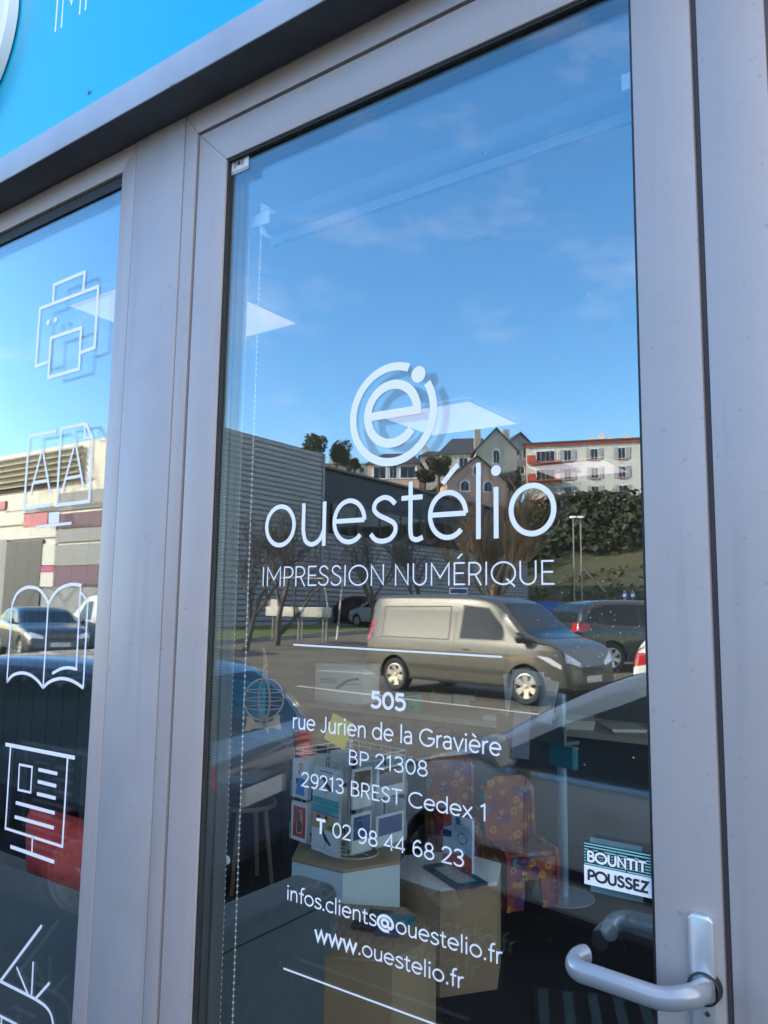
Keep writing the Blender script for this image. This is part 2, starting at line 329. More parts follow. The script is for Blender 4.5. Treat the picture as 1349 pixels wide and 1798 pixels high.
# grass strip with its kerb
k0, k1 = gpt(395,1131), gpt(645,1112)
kd = (k1-k0).normalized(); kn = Vector((kd.y, -kd.x, 0)); kn = kn if kn.y < 0 else -kn
mb = MB(); A = k0-kd*5; B = k1+kd*1.0; vs = []
for i in range(13):
    for j in range(6):
        p = A.lerp(B, i/12)+kn*(j*1.25); vs.append((p.x, p.y, gz(-p.y)+.13+random.uniform(0,.05)))
mb.add(vs, [(i*6+j, i*6+j+1, (i+1)*6+j+1, (i+1)*6+j) for i in range(12) for j in range(5)])
m_grass = mat('verge_grass', (.05,.075,.012), .9, nscale=3, col2=(.11,.13,.03), bump=.8, bscale=40)
mb.build('grass_verge', m_grass, smooth=True, kind='structure')
mb = MB(); c_ = (A+B)/2; c_.z = gz(-c_.y)+.04; mb.obox(c_, kd*((B-A).length/2), kn*.07, Vector((0,0,.12)))
mb.build('kerb', mat('kerb_concrete', (.25,.24,.22), .8, noise=.2, nscale=4), kind='structure')

mb = MB(); mb.box(-14, 10, -.795, -.11, -.4, .012); mb.build('dark_ground_strip', mat('strip_painted_shade', (.016,.016,.016), .9, spec=.1, noise=.3, nscale=5, bump=.4, bscale=60), kind='structure')  # added strip before the door, shade put into its near-black colour
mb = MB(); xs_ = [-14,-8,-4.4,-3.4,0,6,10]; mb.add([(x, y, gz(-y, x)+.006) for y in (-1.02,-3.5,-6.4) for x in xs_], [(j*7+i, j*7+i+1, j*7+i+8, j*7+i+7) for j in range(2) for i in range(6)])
mb.build('dark_ground_sheet', mat('sheet_painted_shade', (.012,.012,.012), .95, spec=.1, noise=.3, nscale=5, bump=.5, bscale=90), kind='structure')  # added sheet over the near lot; the building's shade is in its colour
# ================================================================== the shop itself
# room behind the glass
m_floor = mat('room_floor_vinyl', (.02,.021,.024), .8, spec=.15, noise=.2, nscale=4)
m_wall = mat('room_wall_paint', (.15,.14,.125), .8, noise=.05)
m_ceil = mat('ceiling_tiles', (.75,.75,.75), .9)
RX0, RX1, RY1, RZ = -7.5, 1.2, 6.2, 2.72
mb = MB(); mb.box(RX0, RX1, .12, RY1, -.05, .012); mb.build('room_floor', m_floor, kind='structure')
mb = MB(); mb.box(RX0, RX1, .12, RY1, RZ, RZ+.03); mb.build('room_ceiling', m_ceil, kind='structure')
mb = MB(); mb.box(RX0-.1, RX1+.1, RY1, RY1+.1, -.05, RZ+.03); mb.box(RX0-.1, RX0, .08, RY1, -.05, RZ+.03); mb.box(RX1, RX1+.1, .08, .55, -.05, RZ+.03); mb.box(RX1, RX1+.1, 5.7, RY1, -.05, RZ+.03); mb.box(RX1, RX1+.1, .55, 5.7, -.05, .35); mb.box(RX1, RX1+.1, .55, 5.7, 2.66, RZ+.03)  # right wall left open for the added side window
mb.build('room_walls', m_wall, kind='structure')
# panelled grey wall
def seams_mat(name, col, period, width=.02, axis=0, rough=.6, dark=.25):
    m = mat(name, col, rough, spec=.15, noise=.1, nscale=3); n = m.node_tree.nodes; l = m.node_tree.links; b = n['Principled BSDF']
    src = b.inputs['Base Color'].links[0].from_socket
    co = n.new('ShaderNodeTexCoord'); sp = n.new('ShaderNodeSeparateXYZ'); l.new(co.outputs['Object'], sp.inputs[0])
    dv = n.new('ShaderNodeMath'); dv.operation = 'DIVIDE'; dv.inputs[1].default_value = period; l.new(sp.outputs[axis], dv.inputs[0])
    fr = n.new('ShaderNodeMath'); fr.operation = 'FRACT'; l.new(dv.outputs[0], fr.inputs[0])
    gt = n.new('ShaderNodeMath'); gt.operation = 'LESS_THAN'; gt.inputs[1].default_value = width; l.new(fr.outputs[0], gt.inputs[0])
    mx_ = n.new('ShaderNodeMix'); mx_.data_type = 'RGBA'; l.new(gt.outputs[0], mx_.inputs['Factor']); l.new(src, mx_.inputs['A'])
    mx_.inputs['B'].default_value = tuple(c*dark for c in col)+(1,); l.new(mx_.outputs['Result'], b.inputs['Base Color']); return m
mb = MB(); mb.box(-7.45, -4.1, 2.75, 2.8, .012, 2.7)
mb.build('panel_partition', seams_mat('grey_panelling', (.10,.12,.125), .22, .035), label='dark grey vertical board partition behind the sofa with the red cushion', cat='partition')

FZ = 2.731          # underside of the ledge
# shop building: walls outside the frames and the roof
b_ = empty('shop_building', (0, .1, 0), 0, 'shop front building in grey metal that holds the glass door and the window', 'building')
mb = MB(); mb.box(-12, -7.5, 0-.1+.03, .08-.1, -.1, 2.73); mb.box(.35, 1.4, .03-.1, -.02, -.1, 2.73); mb.box(-12, 1.4, .02-.1, .0, 2.76, 5.2)
mb.build('front_wall', mat('building_cladding', (.2,.2,.21), .6), b_)
mb = MB(); mb.box(-12, 1.4, .002, 6.4, 5.0, 5.2); mb.build('flat_roof', mat('roof_felt', (.1,.1,.1), .9), b_)
mb = MB(); mb.box(-12, -11.8, .002, 6.3, -.1, 4.99); mb.box(1.31, 1.4, .002, 6.3, 2.76, 4.99); mb.box(1.31, 1.4, .002, .44, -.1, 2.755); mb.box(1.31, 1.4, 5.6, 6.3, -.1, 2.755); mb.box(1.31, 1.4, .445, 5.595, -.1, .24); mb.box(-12, 1.4, 6.305, 6.4, -.1, 4.99); mb.build('rear_wall', MAT['building_cladding'], b_)

pane_side = None
def mitre4(mb, x0, x1, z0, z1, wl, wr, wt, wb, y0, y1, gap=.0004):
    """four profiles with mitred corners around an opening"""
    xi0, xi1, zi0, zi1 = x0+wl, x1-wr, z0+wb, z1-wt; g = gap
    for P in ([(x0+g, z1), (x1-g, z1), (xi1-g, zi1), (xi0+g, zi1)], [(x0, z0+g), (xi0, zi0+g), (xi0, zi1-g), (x0, z1-g)],
              [(x1, z1-g), (xi1, zi1-g), (xi1, zi0+g), (x1, z0+g)], [(x0+g, z0), (xi0+g, zi0), (xi1-g, zi0), (x1-g, z0)]):
        mb.add([(p[0], y0, p[1]) for p in P]+[(p[0], y1, p[1]) for p in P], [(0,1,2,3), (7,6,5,4), (0,4,5,1), (1,5,6,2), (2,6,7,3), (3,7,4,0)])
# ---- door leaf
door = empty('glass_door', (-1.30, .03, .05), 0, 'tall glazed shop door in mauve grey aluminium carrying white company lettering', 'door')
door.location = (0, 0, 0)
LX0, LX1, LZ0, LZ1 = -1.302, -.2385, .05, 2.664
GX0, GX1, GZ0, GZ1 = -1.213, -.3235, .17, 2.577
mb = MB(); mitre4(mb, LX0, LX1, LZ0, LZ1, GX0-LX0, LX1-GX1, LZ1-GZ1, GZ0-LZ0, 0, .07); mb.build('leaf_frame', m_frame, door, bevel=.0012)
mb = MB(); mitre4(mb, GX0, GX1, GZ0, GZ1, .0045, .0045, .0055, .005, .005, YG-.0003); mb.build('rubber_gasket', m_black, door)
Y1, Y2, Y3, Y4 = YG, YG+.0029, YG+.0205, YG+.0234
def spacer_mat():
    m = mat('spacer_bar', (.05,.055,.06), .35, .6); n = m.node_tree.nodes; l = m.node_tree.links; b = n['Principled BSDF']
    co = n.new('ShaderNodeTexCoord'); v = n.new('ShaderNodeVectorMath'); v.operation = 'MULTIPLY'; v.inputs[1].default_value = (0, 0, 330); l.new(co.outputs['Object'], v.inputs[0])
    sp = n.new('ShaderNodeSeparateXYZ'); l.new(v.outputs[0], sp.inputs[0]); fr = n.new('ShaderNodeMath'); fr.operation = 'FRACT'; l.new(sp.outputs[2], fr.inputs[0])
    g = n.new('ShaderNodeMath'); g.operation = 'LESS_THAN'; g.inputs[1].default_value = .4; l.new(fr.outputs[0], g.inputs[0])
    mx_ = n.new('ShaderNodeMix'); mx_.data_type = 'RGBA'; mx_.inputs['A'].default_value = (.03,.034,.04,1); mx_.inputs['B'].default_value = (.22,.26,.26,1)
    l.new(g.outputs[0], mx_.inputs['Factor']); l.new(mx_.outputs['Result'], b.inputs['Base Color']); return m
m_spacer = spacer_mat()
mb = MB(); mitre4(mb, GX0+.0002, GX1-.0002, GZ0+.0002, GZ1-.0002, .0062, .0062, .0062, .0062, Y2+.0003, Y3-.0003); mb.build('glazing_spacer', m_spacer, door)
mb = MB(); mitre4(mb, GX0+.0002, GX1-.0002, GZ0+.0002, GZ1-.0002, .010, .010, .010, .010, Y4+.0003, .069); mb.build('inner_bead', mat('inner_bead_paint', (.10,.11,.12), .5), door)
def pane(name, x0, x1, z0, z1, y0, y1, par, m=m_pane):
    mb = MB(); mb.add([(x0,y0,z0),(x1,y0,z0),(x1,y0,z1),(x0,y0,z1)], [(0,1,2,3)]); mb.add([(x0,y1,z0),(x1,y1,z0),(x1,y1,z1),(x0,y1,z1)], [(3,2,1,0)])
    me = bpy.data.meshes.new(name); me.from_pydata(mb.v, [], mb.f); me.materials.append(m); o = bpy.data.objects.new(name, me); COL.objects.link(o); o.parent = par; return o
pane('outer_pane', GX0+.0005, GX1-.0005, GZ0+.0005, GZ1-.0005, Y1, Y2, door)
pane('inner_pane', GX0+.0005, GX1-.0005, GZ0+.0005, GZ1-.0005, Y3, Y4, door)
sp_ = pane('added_side_glazing', .45, 5.59, .25, 2.75, 0, .003, bpy.data.objects['shop_building']); sp_.location = (1.36, -.1, 0); sp_.rotation_euler = (0, 0, pi/2)  # added unseen side window, lets sky light into the room
for k in range(5): mb = MB(); mb.box(1.33, 1.39, .45+1.265*k-.1, .52+1.265*k-.1, .25, 2.75); mb.build('added_side_frame', m_frame, bpy.data.objects['shop_building']).location = (0, 0, 0)
# ---- fixed frame, post, window
fr_ = empty('door_frame', (0,0,0), 0, 'fixed mauve grey aluminium frame round the glass door', 'door frame')
mb = MB(); mitre4(mb, -1.3535, -.1405, -.02, FZ-.0005, .0408, .0890, .0565, .02, 0.001, .09); mb.build('frame_profile', m_frame, fr_, bevel=.0012)
mb = MB(); mb.box(-1.3122, -1.303, .035, .05, 0, 2.674); mb.box(-1.303, -.2377, .035, .05, 2.6645, 2.674); mb.build('seal', m_black, fr_); mb = MB(); mb.box(-.2377, -.2300, .012, .05, 0, 2.664); mb.build('seal', mat('brown_seal', (.075,.06,.065), .6), fr_)
mb = MB(); mb.box(-1.5320, -1.3558, -.001, .09, -.02, FZ-.001); mb.build('facade_post', m_frame2, bevel=.0012, label='broad mauve grey cover post between the glass door and the pictogram window', cat='post')
mb = MB(); mb.box(-1.5345,-1.532,.004,.006,0,FZ-.002); mb.box(-1.3558,-1.3535,.004,.006,0,FZ-.002); mb.box(-.1405,-.1335,.006,.01,0,FZ-.002); mb.build('joint_seal', mat('joint_dark_brown', (.09,.07,.075), .8), fr_)  # dark brown strips set in the joints
mb = MB(); mb.box(-.1335, .35, .012, .09, -.02, FZ-.001); mb.build('wall_panel', mat('brown_panel', (.10,.08,.08), .6), bevel=.001, label='dark brown panel at the far right beside the door frame', cat='panel')
win = empty('shop_window', (0,0,0), 0, 'fixed shop window left of the post with white service pictograms', 'window')
WX1 = -1.587
mb = MB(); mitre4(mb, -7.5, -1.5345, -.02, FZ-.0015, .05, -1.5345-WX1, FZ-.0015-2.669, .3, .0, .08); mb.build('window_frame', m_frame, win, bevel=.0012)
mb = MB(); mitre4(mb, -7.45, WX1, .28, 2.669, .004, .003, .03, .01, .009, YG-.0003); mb.build('rubber_gasket', m_black, win)
mb = MB(); mitre4(mb, -7.4498, WX1-.0002, .2802, 2.6688, .0062, .0062, .036, .0062, Y2+.0003, Y3-.0003); mb.build('glazing_spacer', m_spacer, win)
pane('outer_pane', -7.449, WX1-.0005, .281, 2.668, Y1, Y2, win); pane('inner_pane', -7.449, WX1-.0005, .281, 2.668, Y3, Y4, win)
# ---- ledge over the frames
mb = MB(); mb.add([(-9,-.09,FZ),(1.4,-.09,FZ),(1.4,-.09,2.8075),(-9,-.09,2.8075),(-9,.06,FZ),(1.4,.06,FZ),(1.4,.06,2.8075),(-9,.06,2.8075)],
   [(0,1,2,3),(4,7,6,5),(0,4,5,1),(3,2,6,7),(0,3,7,4),(1,5,6,2)])
def ledge_mat():
    m = mat('ledge_metal', (.36,.36,.39), .42, .3, noise=.08, nscale=6, bump=.15, bscale=12); n = m.node_tree.nodes; l = m.node_tree.links; b = n['Principled BSDF']
    src = b.inputs['Base Color'].links[0].from_socket
    t = n.new('ShaderNodeTexNoise'); t.inputs['Scale'].default_value = 14; t.inputs['Detail'].default_value = 10; co = n.new('ShaderNodeTexCoord'); l.new(co.outputs['Object'], t.inputs['Vector'])
    sp = n.new('ShaderNodeSeparateXYZ'); l.new(co.outputs['Object'], sp.inputs[0]); mr = n.new('ShaderNodeMapRange'); mr.inputs[1].default_value = FZ; mr.inputs[2].default_value = FZ+.02; mr.inputs[3].default_value = .26; mr.inputs[4].default_value = -.1
    l.new(sp.outputs[2], mr.inputs[0]); ad = n.new('ShaderNodeMath'); ad.operation = 'ADD'; l.new(t.outputs['Fac'], ad.inputs[0]); l.new(mr.outputs[0], ad.inputs[1])
    r = n.new('ShaderNodeValToRGB'); r.color_ramp.elements[0].position = .80; r.color_ramp.elements[1].position = .93; l.new(ad.outputs[0], r.inputs[0])
    mx_ = n.new('ShaderNodeMix'); mx_.data_type = 'RGBA'; l.new(r.outputs[0], mx_.inputs['Factor']); l.new(src, mx_.inputs['A']); mx_.inputs['B'].default_value = (.13,.14,.05,1); l.new(mx_.outputs['Result'], b.inputs['Base Color']); return m
mb.build('rain_ledge', ledge_mat(), bevel=.003, label='projecting grey metal rain ledge with green stains above the door and window', cat='ledge')
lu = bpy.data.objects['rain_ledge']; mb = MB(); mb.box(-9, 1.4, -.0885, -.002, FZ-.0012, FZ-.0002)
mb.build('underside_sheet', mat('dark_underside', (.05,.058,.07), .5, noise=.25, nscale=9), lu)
# ---- fascia sign
sg = empty('fascia_sign', (0,0,0), 0, 'bright cyan blue sign board above the ledge with white lettering', 'sign')
mb = MB(); mb.box(-9, 1.4, -.07, .0, 2.8085, 4.4); mb.build('sign_board', mat('cyan_board', (.0,.37,.57), .3, noise=.04, nscale=2, coat=.3), sg)
SY = -.07; z0 = aty(97, 56, SY).z
x_i = aty(97, 56, SY).x; x_p = aty(150, 19, SY).x
# the word starts at the pixel pair measured for I and P
k_ = (x_p-x_i)/(G_['I'][0]+G_['M'][0]+.04)
tot = sum(G_[base_ch(c)[0]][0]+.02 for c in 'IMPRESSION')-.06
lettering('IMPRESSION', x_i-.1*k_, x_i-.1*k_+tot*k_, z0, .155, .045, SY).build('sign_lettering', m_vinyl, sg)
pc = aty(13, 60, SY-.03)
mb = MB(); mb.lathe([(1e-4,-.005),(.30,-.005),(.31,.002),(.31,.03),(1e-4,.03)], 64, (pc.x-.31, SY-.035, pc.z+.10), 'y'); mb.build('round_disc', m_white, sg, smooth=True)
q = aty(157, 160, SY); mb = MB(); mb.lathe([(1e-4,-.004),(.006,-.003),(.0085,0)], 20, (q.x, SY-.0005, q.z), 'y'); mb.build('cap_screw', mat('cyan_screw', (.02,.3,.5), .25), sg, smooth=True)

# ================================================================== vinyl on the door
VY = YG-.0002
# emblem
Lp, Rp, Tp, Bp = F(615,735), F(768,725), F(693,636.5), F(690,818)
ecx, ecz = (Lp[0]+Rp[0])/2, (Tp[1]+Bp[1])/2; ER = (Tp[1]-Bp[1])/2
dx, dz = F(735,657.4); ang = math.degrees(math.atan2(dz-ecz, dx-ecx))
wr = .0148; mb = MB(); ribbon(mb, E_(ecx, ecz, ER-wr/2, ER-wr/2, ang+17, ang+360-17, 90), wr, VY)
disc(mb, dx, dz, .0148, VY, n=32)
er = ER*.655; we = .0165; e2x, e2z = F(370+754/2.367, 480+583/2.367)
ribbon(mb, E_(e2x, e2z, er-we/2, er-we/2, 0, 322, 70), we, VY); ribbon(mb, [(e2x-er+we*.6, e2z-.000), (e2x+er-.0002, e2z-.000)], we*.92, VY)
mb.build('company_emblem', m_vinyl, door)
def fit(name, text, pl, pr, pcap, wt, bold=(), dotr=None):
    """pl/pr = baseline pixels left/right, pcap = (px,py) on cap line above pl"""
    a = F(*pl); b = F(*pr); c = F(*pcap); z = (a[1]+b[1])/2
    lettering(text, a[0], b[0], z, c[1]-a[1], wt, VY, bold=bold, dotr=dotr).build(name, m_vinyl, door)
fit('company_name', 'ouestélio', (462,962), (977,942), (462,962-107), .070, dotr=.072)
fit('tagline', 'IMPRESSION NUMÉRIQUE', (459,1029.5), (974,1027), (459,994), .070)
for a, b in (((515,1132),(882,1153.5)), ((498,1700.5),(800,1812))):
    mb = MB(); ribbon(mb, [F(*a), F(*b)], .0031, VY); mb.build('rule_line', m_vinyl, door)
fit('house_number', '505', (651,1243.5), (712,1246), (651,1214.5), .2)
fit('street_line', 'rue Jurien de la Gravière', (513,1281), (880,1326), (513,1252), .106)
fit('postbox_line', 'BP 21308', (611,1342.5), (751,1364), (611,1315.5), .106)
fit('town_line', '29213 BREST Cedex 1', (529,1382.5), (856,1441), (529,1356), .106)
fit('phone_line', 'T 02 98 44 68 23', (555,1465), (815,1521), (555,1438), .112, bold=(0,))
fit('email_line', 'infos.clients@ouestelio.fr', (503,1580), (882,1694), (503,1553), .106, bold=(13,))
fit('website_line', 'www.ouestelio.fr', (553,1652), (814,1736), (553,1624.5), .108, bold=(0,1,2))
# push sign
ps = [F(1025.6,1477.3), F(1149,1503), F(1149,1541), F(1027,1517.6), F(1149,1581.5), F(1028,1551.7)]
sx0, sx1 = ps[0][0], F(1144,1503)[0]; zt_, zm_, zb_ = ps[0][1], ps[3][1], ps[5][1]
mb = MB(); mb.box(sx0, sx1, VY-.0006, VY, zb_, zm_, 0); mb.box(sx0, sx1, VY-.0006, VY, zm_, zt_, 1)
for i in range(8):
    z = zm_+(zt_-zm_)*(i+.5)/8; mb.box(sx0+.0005, sx1-.0005, VY-.0009, VY-.00061, z-.0008, z+.0008, 2)
psg = mb.build('push_sign', [m_vinyl, mat('black_green', (.008,.02,.022), .4), mat('mint_stripe', (.25,.55,.52), .5)], door, label='white and teal striped push sticker near the handle')
H_ = zm_-zb_
lettering('BOUNTIT', sx0+.005, sx1-.007, zm_+H_*.22, H_*.56, .46, VY-.0011).build('sign_letters_outline', m_ink, psg)
lettering('BOUNTIT', sx0+.005, sx1-.007, zm_+H_*.22, H_*.56, .22, VY-.0015).build('sign_letters', m_vinyl, psg)
lettering('POUSSEZ', sx0+.005, sx1-.005, zb_+H_*.24, H_*.56, .23, VY-.0009).build('sign_letters', m_ink, psg)
a = F(1036,1470,Y4); b = F(1149,1495,Y4)
mb = MB(); mb.box(a[0], a[0]+.075, Y4+.0003, Y4+.001, a[1]-.075, a[1]); mb.build('inside_sticker', mat('sticker_back', (.22,.36,.42), .5), door)
# alarm sticker
a = F(404.5,278); b = F(437.5,270); c = F(405,309)
mb = MB(); mb.box(a[0], b[0], VY-.0005, VY, c[1], a[1]); al = mb.build('alarm_sticker', mat('grey_sticker', (.55,.55,.56), .5), door)
mx0, mz0 = (a[0]+b[0])/2, (a[1]+c[1])/2; mb = MB(); disc(mb, mx0, mz0, .0055, VY-.0007)
for r_ in (.0085, .0115, .0145):
    ribbon(mb, E_(mx0, mz0, r_, r_, -42, 42), .0014, VY-.0007); ribbon(mb, E_(mx0, mz0, r_, r_, 138, 222), .0014, VY-.0007)
lettering('PROTECTION', a[0]+.002, b[0]-.002, a[1]-.0065, .0045, .16, VY-.0007, mb); lettering('ELECTRONIQUE', a[0]+.002, b[0]-.002, c[1]+.0018, .0045, .16, VY-.0007, mb)
mb.build('sticker_print', m_ink, al)
# ---- handle
m_hand = mat('handle_enamel', (.25,.265,.29), .26, .25, coat=.35)
m_plate = mat('handle_plate_metal', (.62,.64,.68), .3, .75, noise=.06, nscale=20)
px0, px1 = -.2795, -.2475; zt2 = 1.2155
hd = empty('door_handle', (0,0,0)); hd.parent = door
mb = MB(); prof = [(px0, .93), (px1, .93), (px1, zt2-.006), (px1-.006, zt2), (px0+.006, zt2), (px0, zt2-.006)]
mb.add([(p[0], -.011, p[1]) for p in prof]+[(p[0], 0-.0002, p[1]) for p in prof], [tuple(range(6))[::-1], tuple(range(6, 12))]+[(i, (i+1) % 6, 6+(i+1) % 6, 6+i) for i in range(6)])
mb.build('handle_plate', m_plate, hd, bevel=.003)
def lever(y0, s_, par, name, mt):
    zc = aty(1236, 1737, -.03).z
    P = [(1236,1737,-.008), (1234,1741,-.03), (1212,1750,-.055), (1164,1755,-.066), (1101,1735,-.07), (1047,1716,-.07), (1018,1706,-.068), (1008,1695,-.055), (1014,1684,-.035), (1026,1680,-.016)]
    pts = []
    for px, py, y in P:
        q = aty(px, py, y); pts.append(Vector((q.x, y if s_ > 0 else .07-y, zc+(q.z-zc)*.9)))
    pts = catm(pts, 5); rr = [.0152-.0012*sin(pi*i/len(pts)) for i in range(len(pts))]
    mb = MB(); mb.tube(pts, rr, 18, flat=.8)
    return mb.build(name, mt, par, smooth=True, sharp=60)
lever(0, 1, hd, 'lever', m_hand)
q = aty(1243, 1781, -.011); mb = MB(); mb.lathe([(1e-4,-.0125),(.0028,-.0125),(.0034,-.011)], 14, (q.x, 0, q.z), 'y'); mb.build('plate_screw', mat('dark_screw', (.12,.11,.1), .4, .8), hd)
q = aty(1236, 1737, -.011); mb = MB(); mb.lathe([(.0175,-.013),(.020,-.012),(.021,0),(1e-4,0)], 28, (q.x, -.0008, q.z), 'y'); mb.build('handle_rose', m_black, hd, smooth=True)
hd2 = empty('inner_handle', (0,0,0)); hd2.parent = door
lever(0, -1, hd2, 'lever', mat('inner_handle_enamel', (.10,.15,.17), .3, coat=.3))
mb = MB(); mb.box(px0, px1, .0702, .08, .93, zt2); mb.build('handle_plate', m_plate, hd2, bevel=.003)

# ================================================================== vinyl pictograms on the window
def Z3(*p): return [F(x/3.909, 440+y/3.909) for x, y in p]
def Z4(*p): return [F(x/3.3725, 880+y/3.3725) for x, y in p]
def Z5(*p): return [F(x/3.3725, 1330+y/3.3725) for x, y in p]
def ZB(*p): return [F(x/6.745, 1000+y/6.745) for x, y in p]
def cz(P, n=7): return [(q.x, q.y) for q in catm(P, n)]
lw = .0092
mb = MB(); ribbon(mb, Z3((330,765),(245,795),(275,397),(675,245),(650,665),(555,700)), lw, VY); ribbon(mb, Z3((365,355),(372,235),(582,147),(572,275)), lw, VY)
ribbon(mb, Z3((332,872),(350,600),(558,530),(542,812)), lw, VY, closed=True)
for d in Z3((331,492),(380,475)): disc(mb, d[0], d[1], .0078, VY)
mb.build('printer_pictogram', m_vinyl, win)
mb = MB(); ribbon(mb, Z3((385,1240),(200,1275),(165,1772),(352,1742)), lw, VY); ribbon(mb, Z3((420,1222),(590,1188),(634,1285),(612,1720),(390,1748)), lw*.95, VY, closed=True)
ribbon(mb, Z3((583,1195),(582,1288),(630,1282)), lw*.7, VY)
for A_, B_ in ((((210,1672),(292,1358),(343,1655)), ((232,1592),(326,1577))), (((430,1642),(518,1312),(572,1622)), ((455,1564),(552,1546)))):
    ribbon(mb, Z3(*A_), lw*.9, VY, rnd=True); ribbon(mb, Z3(*B_), lw*.8, VY)
poly(mb, Z4((290,68),(352,62),(350,128),(288,132)), VY); ribbon(mb, Z4((215,152),(424,130)), lw*.75, VY)
mb.build('document_pictogram', m_vinyl, win)
mb = MB()
ribbon(mb, cz(ZB((143,420),(200,290),(290,222),(380,210),(460,235),(530,315),(577,410))), lw*.9, VY); ribbon(mb, cz(ZB((572,410),(640,295),(720,220),(820,182),(890,178),(968,190))), lw*.9, VY)
ribbon(mb, ZB((146,400),(82,1335)), lw*.62, VY); ribbon(mb, ZB((573,390),(512,1395)), lw*.62, VY)
ribbon(mb, ZB((957,180),(905,1190)), lw*.6, VY); ribbon(mb, cz(ZB((908,1180),(810,1163),(720,1178),(627,1228))), lw*.8, VY, rnd=True)
ribbon(mb, cz(ZB((955,270),(1000,320),(1042,390)))+ZB((987,1400)), lw*.62, VY)
ribbon(mb, cz(ZB((80,1335),(150,1255),(250,1225),(350,1245),(440,1310),(512,1400))), lw*.85, VY); ribbon(mb, cz(ZB((510,1400),(590,1330),(700,1293),(800,1300),(900,1342),(990,1405))), lw*.85, VY)
mb.build('book_pictogram', m_vinyl, win)
mb = MB(); ribbon(mb, Z4((33,1440),(444,1520)), lw, VY); ribbon(mb, [Z4((64,1450))[0]]+Z5((33,420),(370,528),(402,0)), lw*.7, VY)
ribbon(mb, Z5((116,42),(191,57),(182,208),(108,192)), lw*.6, VY, closed=True)
for a, b in (((228,72),(340,97)), ((224,143),(334,170)), ((219,215),(330,242)), ((94,268),(325,330)), ((88,352),(320,418))): ribbon(mb, Z5(a, b), lw*.9, VY)
ribbon(mb, Z5((193,470),(190,565)), lw*.6, VY); ribbon(mb, Z5((62,528),(322,620)), lw*.95, VY)
mb.build('flipchart_pictogram', m_vinyl, win)
mb = MB(); ribbon(mb, Z5((245,1000),(5,1322)), lw*.8, VY, rnd=True); ribbon(mb, cz(Z5((0,1325),(110,1380),(210,1432),(275,1480),(308,1540),(318,1640),(320,1720))), lw*.8, VY)
for a, b in (((102,1248),(165,1400)), ((197,1218),(188,1400)), ((292,1338),(215,1425))): ribbon(mb, Z5(a, b), lw*.7, VY, rnd=True)
ribbon(mb, Z5((-30,1515),(105,1585)), lw*.7, VY); ribbon(mb, Z5((10,1530),(8,1620)), lw*.7, VY)
mb.build('cutter_pictogram', m_vinyl, win)
# dust and dried drops on the outside of the panes
rng = random.Random(5); m_dust = mat('dust', (.55,.55,.52), .9)
def dust(par, x0, x1, spots, n):
    mb = MB()
    for _ in range(n):
        if rng.random() < .6: c = rng.choice(spots); x, z = rng.gauss(c[0], c[2]), rng.gauss(c[1], c[3])
        else: x, z = rng.uniform(x0, x1), rng.uniform(.9, 2.5)
        if not (x0 < x < x1): continue
        r = abs(rng.gauss(0, .0003))+.0002; disc(mb, x, z, r, YG, r*rng.uniform(.8, 1.6), n=6)
    mb.build('dust_specks', m_dust, par, kind='stuff')
a = F(1040,1110); b = F(430,960); c = F(1100,880); dust(door, GX0+.01, GX1-.006, [(a[0],a[1],.05,.05), (b[0],b[1],.05,.08), (c[0],c[1],.03,.12)], 520)
a = F(150,960); dust(win, -3.2, WX1-.006, [(a[0],a[1],.03,.09)], 260)
# ================================================================== INTERIOR
m_sofa = mat('charcoal_fabric', (.065,.095,.115), .95, noise=.15, nscale=30, bump=.3, bscale=300, sheen=.3)
m_wood = mat('pale_wood', (.16,.11,.07), .55, noise=.18, nscale=9, stretch=(1,1,.15), det=6)
m_wood2 = mat('laser_cut_plywood', (.80,.50,.28), .6, noise=.12, nscale=14)
m_wire = mat('pale_wire', (.55,.6,.62), .35, .3)
# ceiling light panels (600 mm, fitted in the tile grid)
m_led = mat('light_panel_glow', (.8,.8,.8), .5, emit=((1.0,.80,.88), .14)); m_trim = mat('panel_trim', (.6,.6,.6), .4)
LP = [(-2.265,.78,'nearest'),(-2.25,2.745,'middle'),(-2.2,4.68,'farthest')]
for i, (x, y, wh) in enumerate(LP):
    t = empty('ceiling_light', (x, y, 2.7), 0, '%s of the three square glowing ceiling panels inside the shop' % wh, 'ceiling light', 'square ceiling light panels')
    mb = MB(); mb.box(-.3, .3, -.3, .3, 0, .012); mb.build('diffuser', m_led, t)
    mb = MB()
    for a in ((-.312,.312,-.312,-.301),(-.312,.312,.301,.312),(-.312,-.301,-.301,.301),(.301,.312,-.301,.301)): mb.box(*a, -.004, .015)
    mb.build('trim', m_trim, t)
# roller blind inside the door head
rb = empty('roller_blind', (-.77, .13, 2.47), 0, 'white roller blind rolled up inside above the glass door', 'blind')
mb = MB(); mb.lathe([(1e-4,-.42),(.026,-.42),(.026,.42),(1e-4,.42)], 24, (0,0,0), 'x'); mb.build('rolled_fabric', mat('blind_fabric', (.12,.14,.16), .85, bump=.4, bscale=500), rb, smooth=True)
mb = MB(); mb.box(-.42,.42,-.006,.006,-.05,-.03); mb.build('bottom_bar', MAT['blind_fabric'], rb)
for s_ in (-1, 1):
    mb = MB(); mb.box(s_*.43-.004, s_*.43+.004, -.03, .04, -.03, .045); mb.box(s_*.43-.03, s_*.43+.03, -.035, -.03, -.012, .018); mb.build('bracket', m_white, rb, bevel=.002)
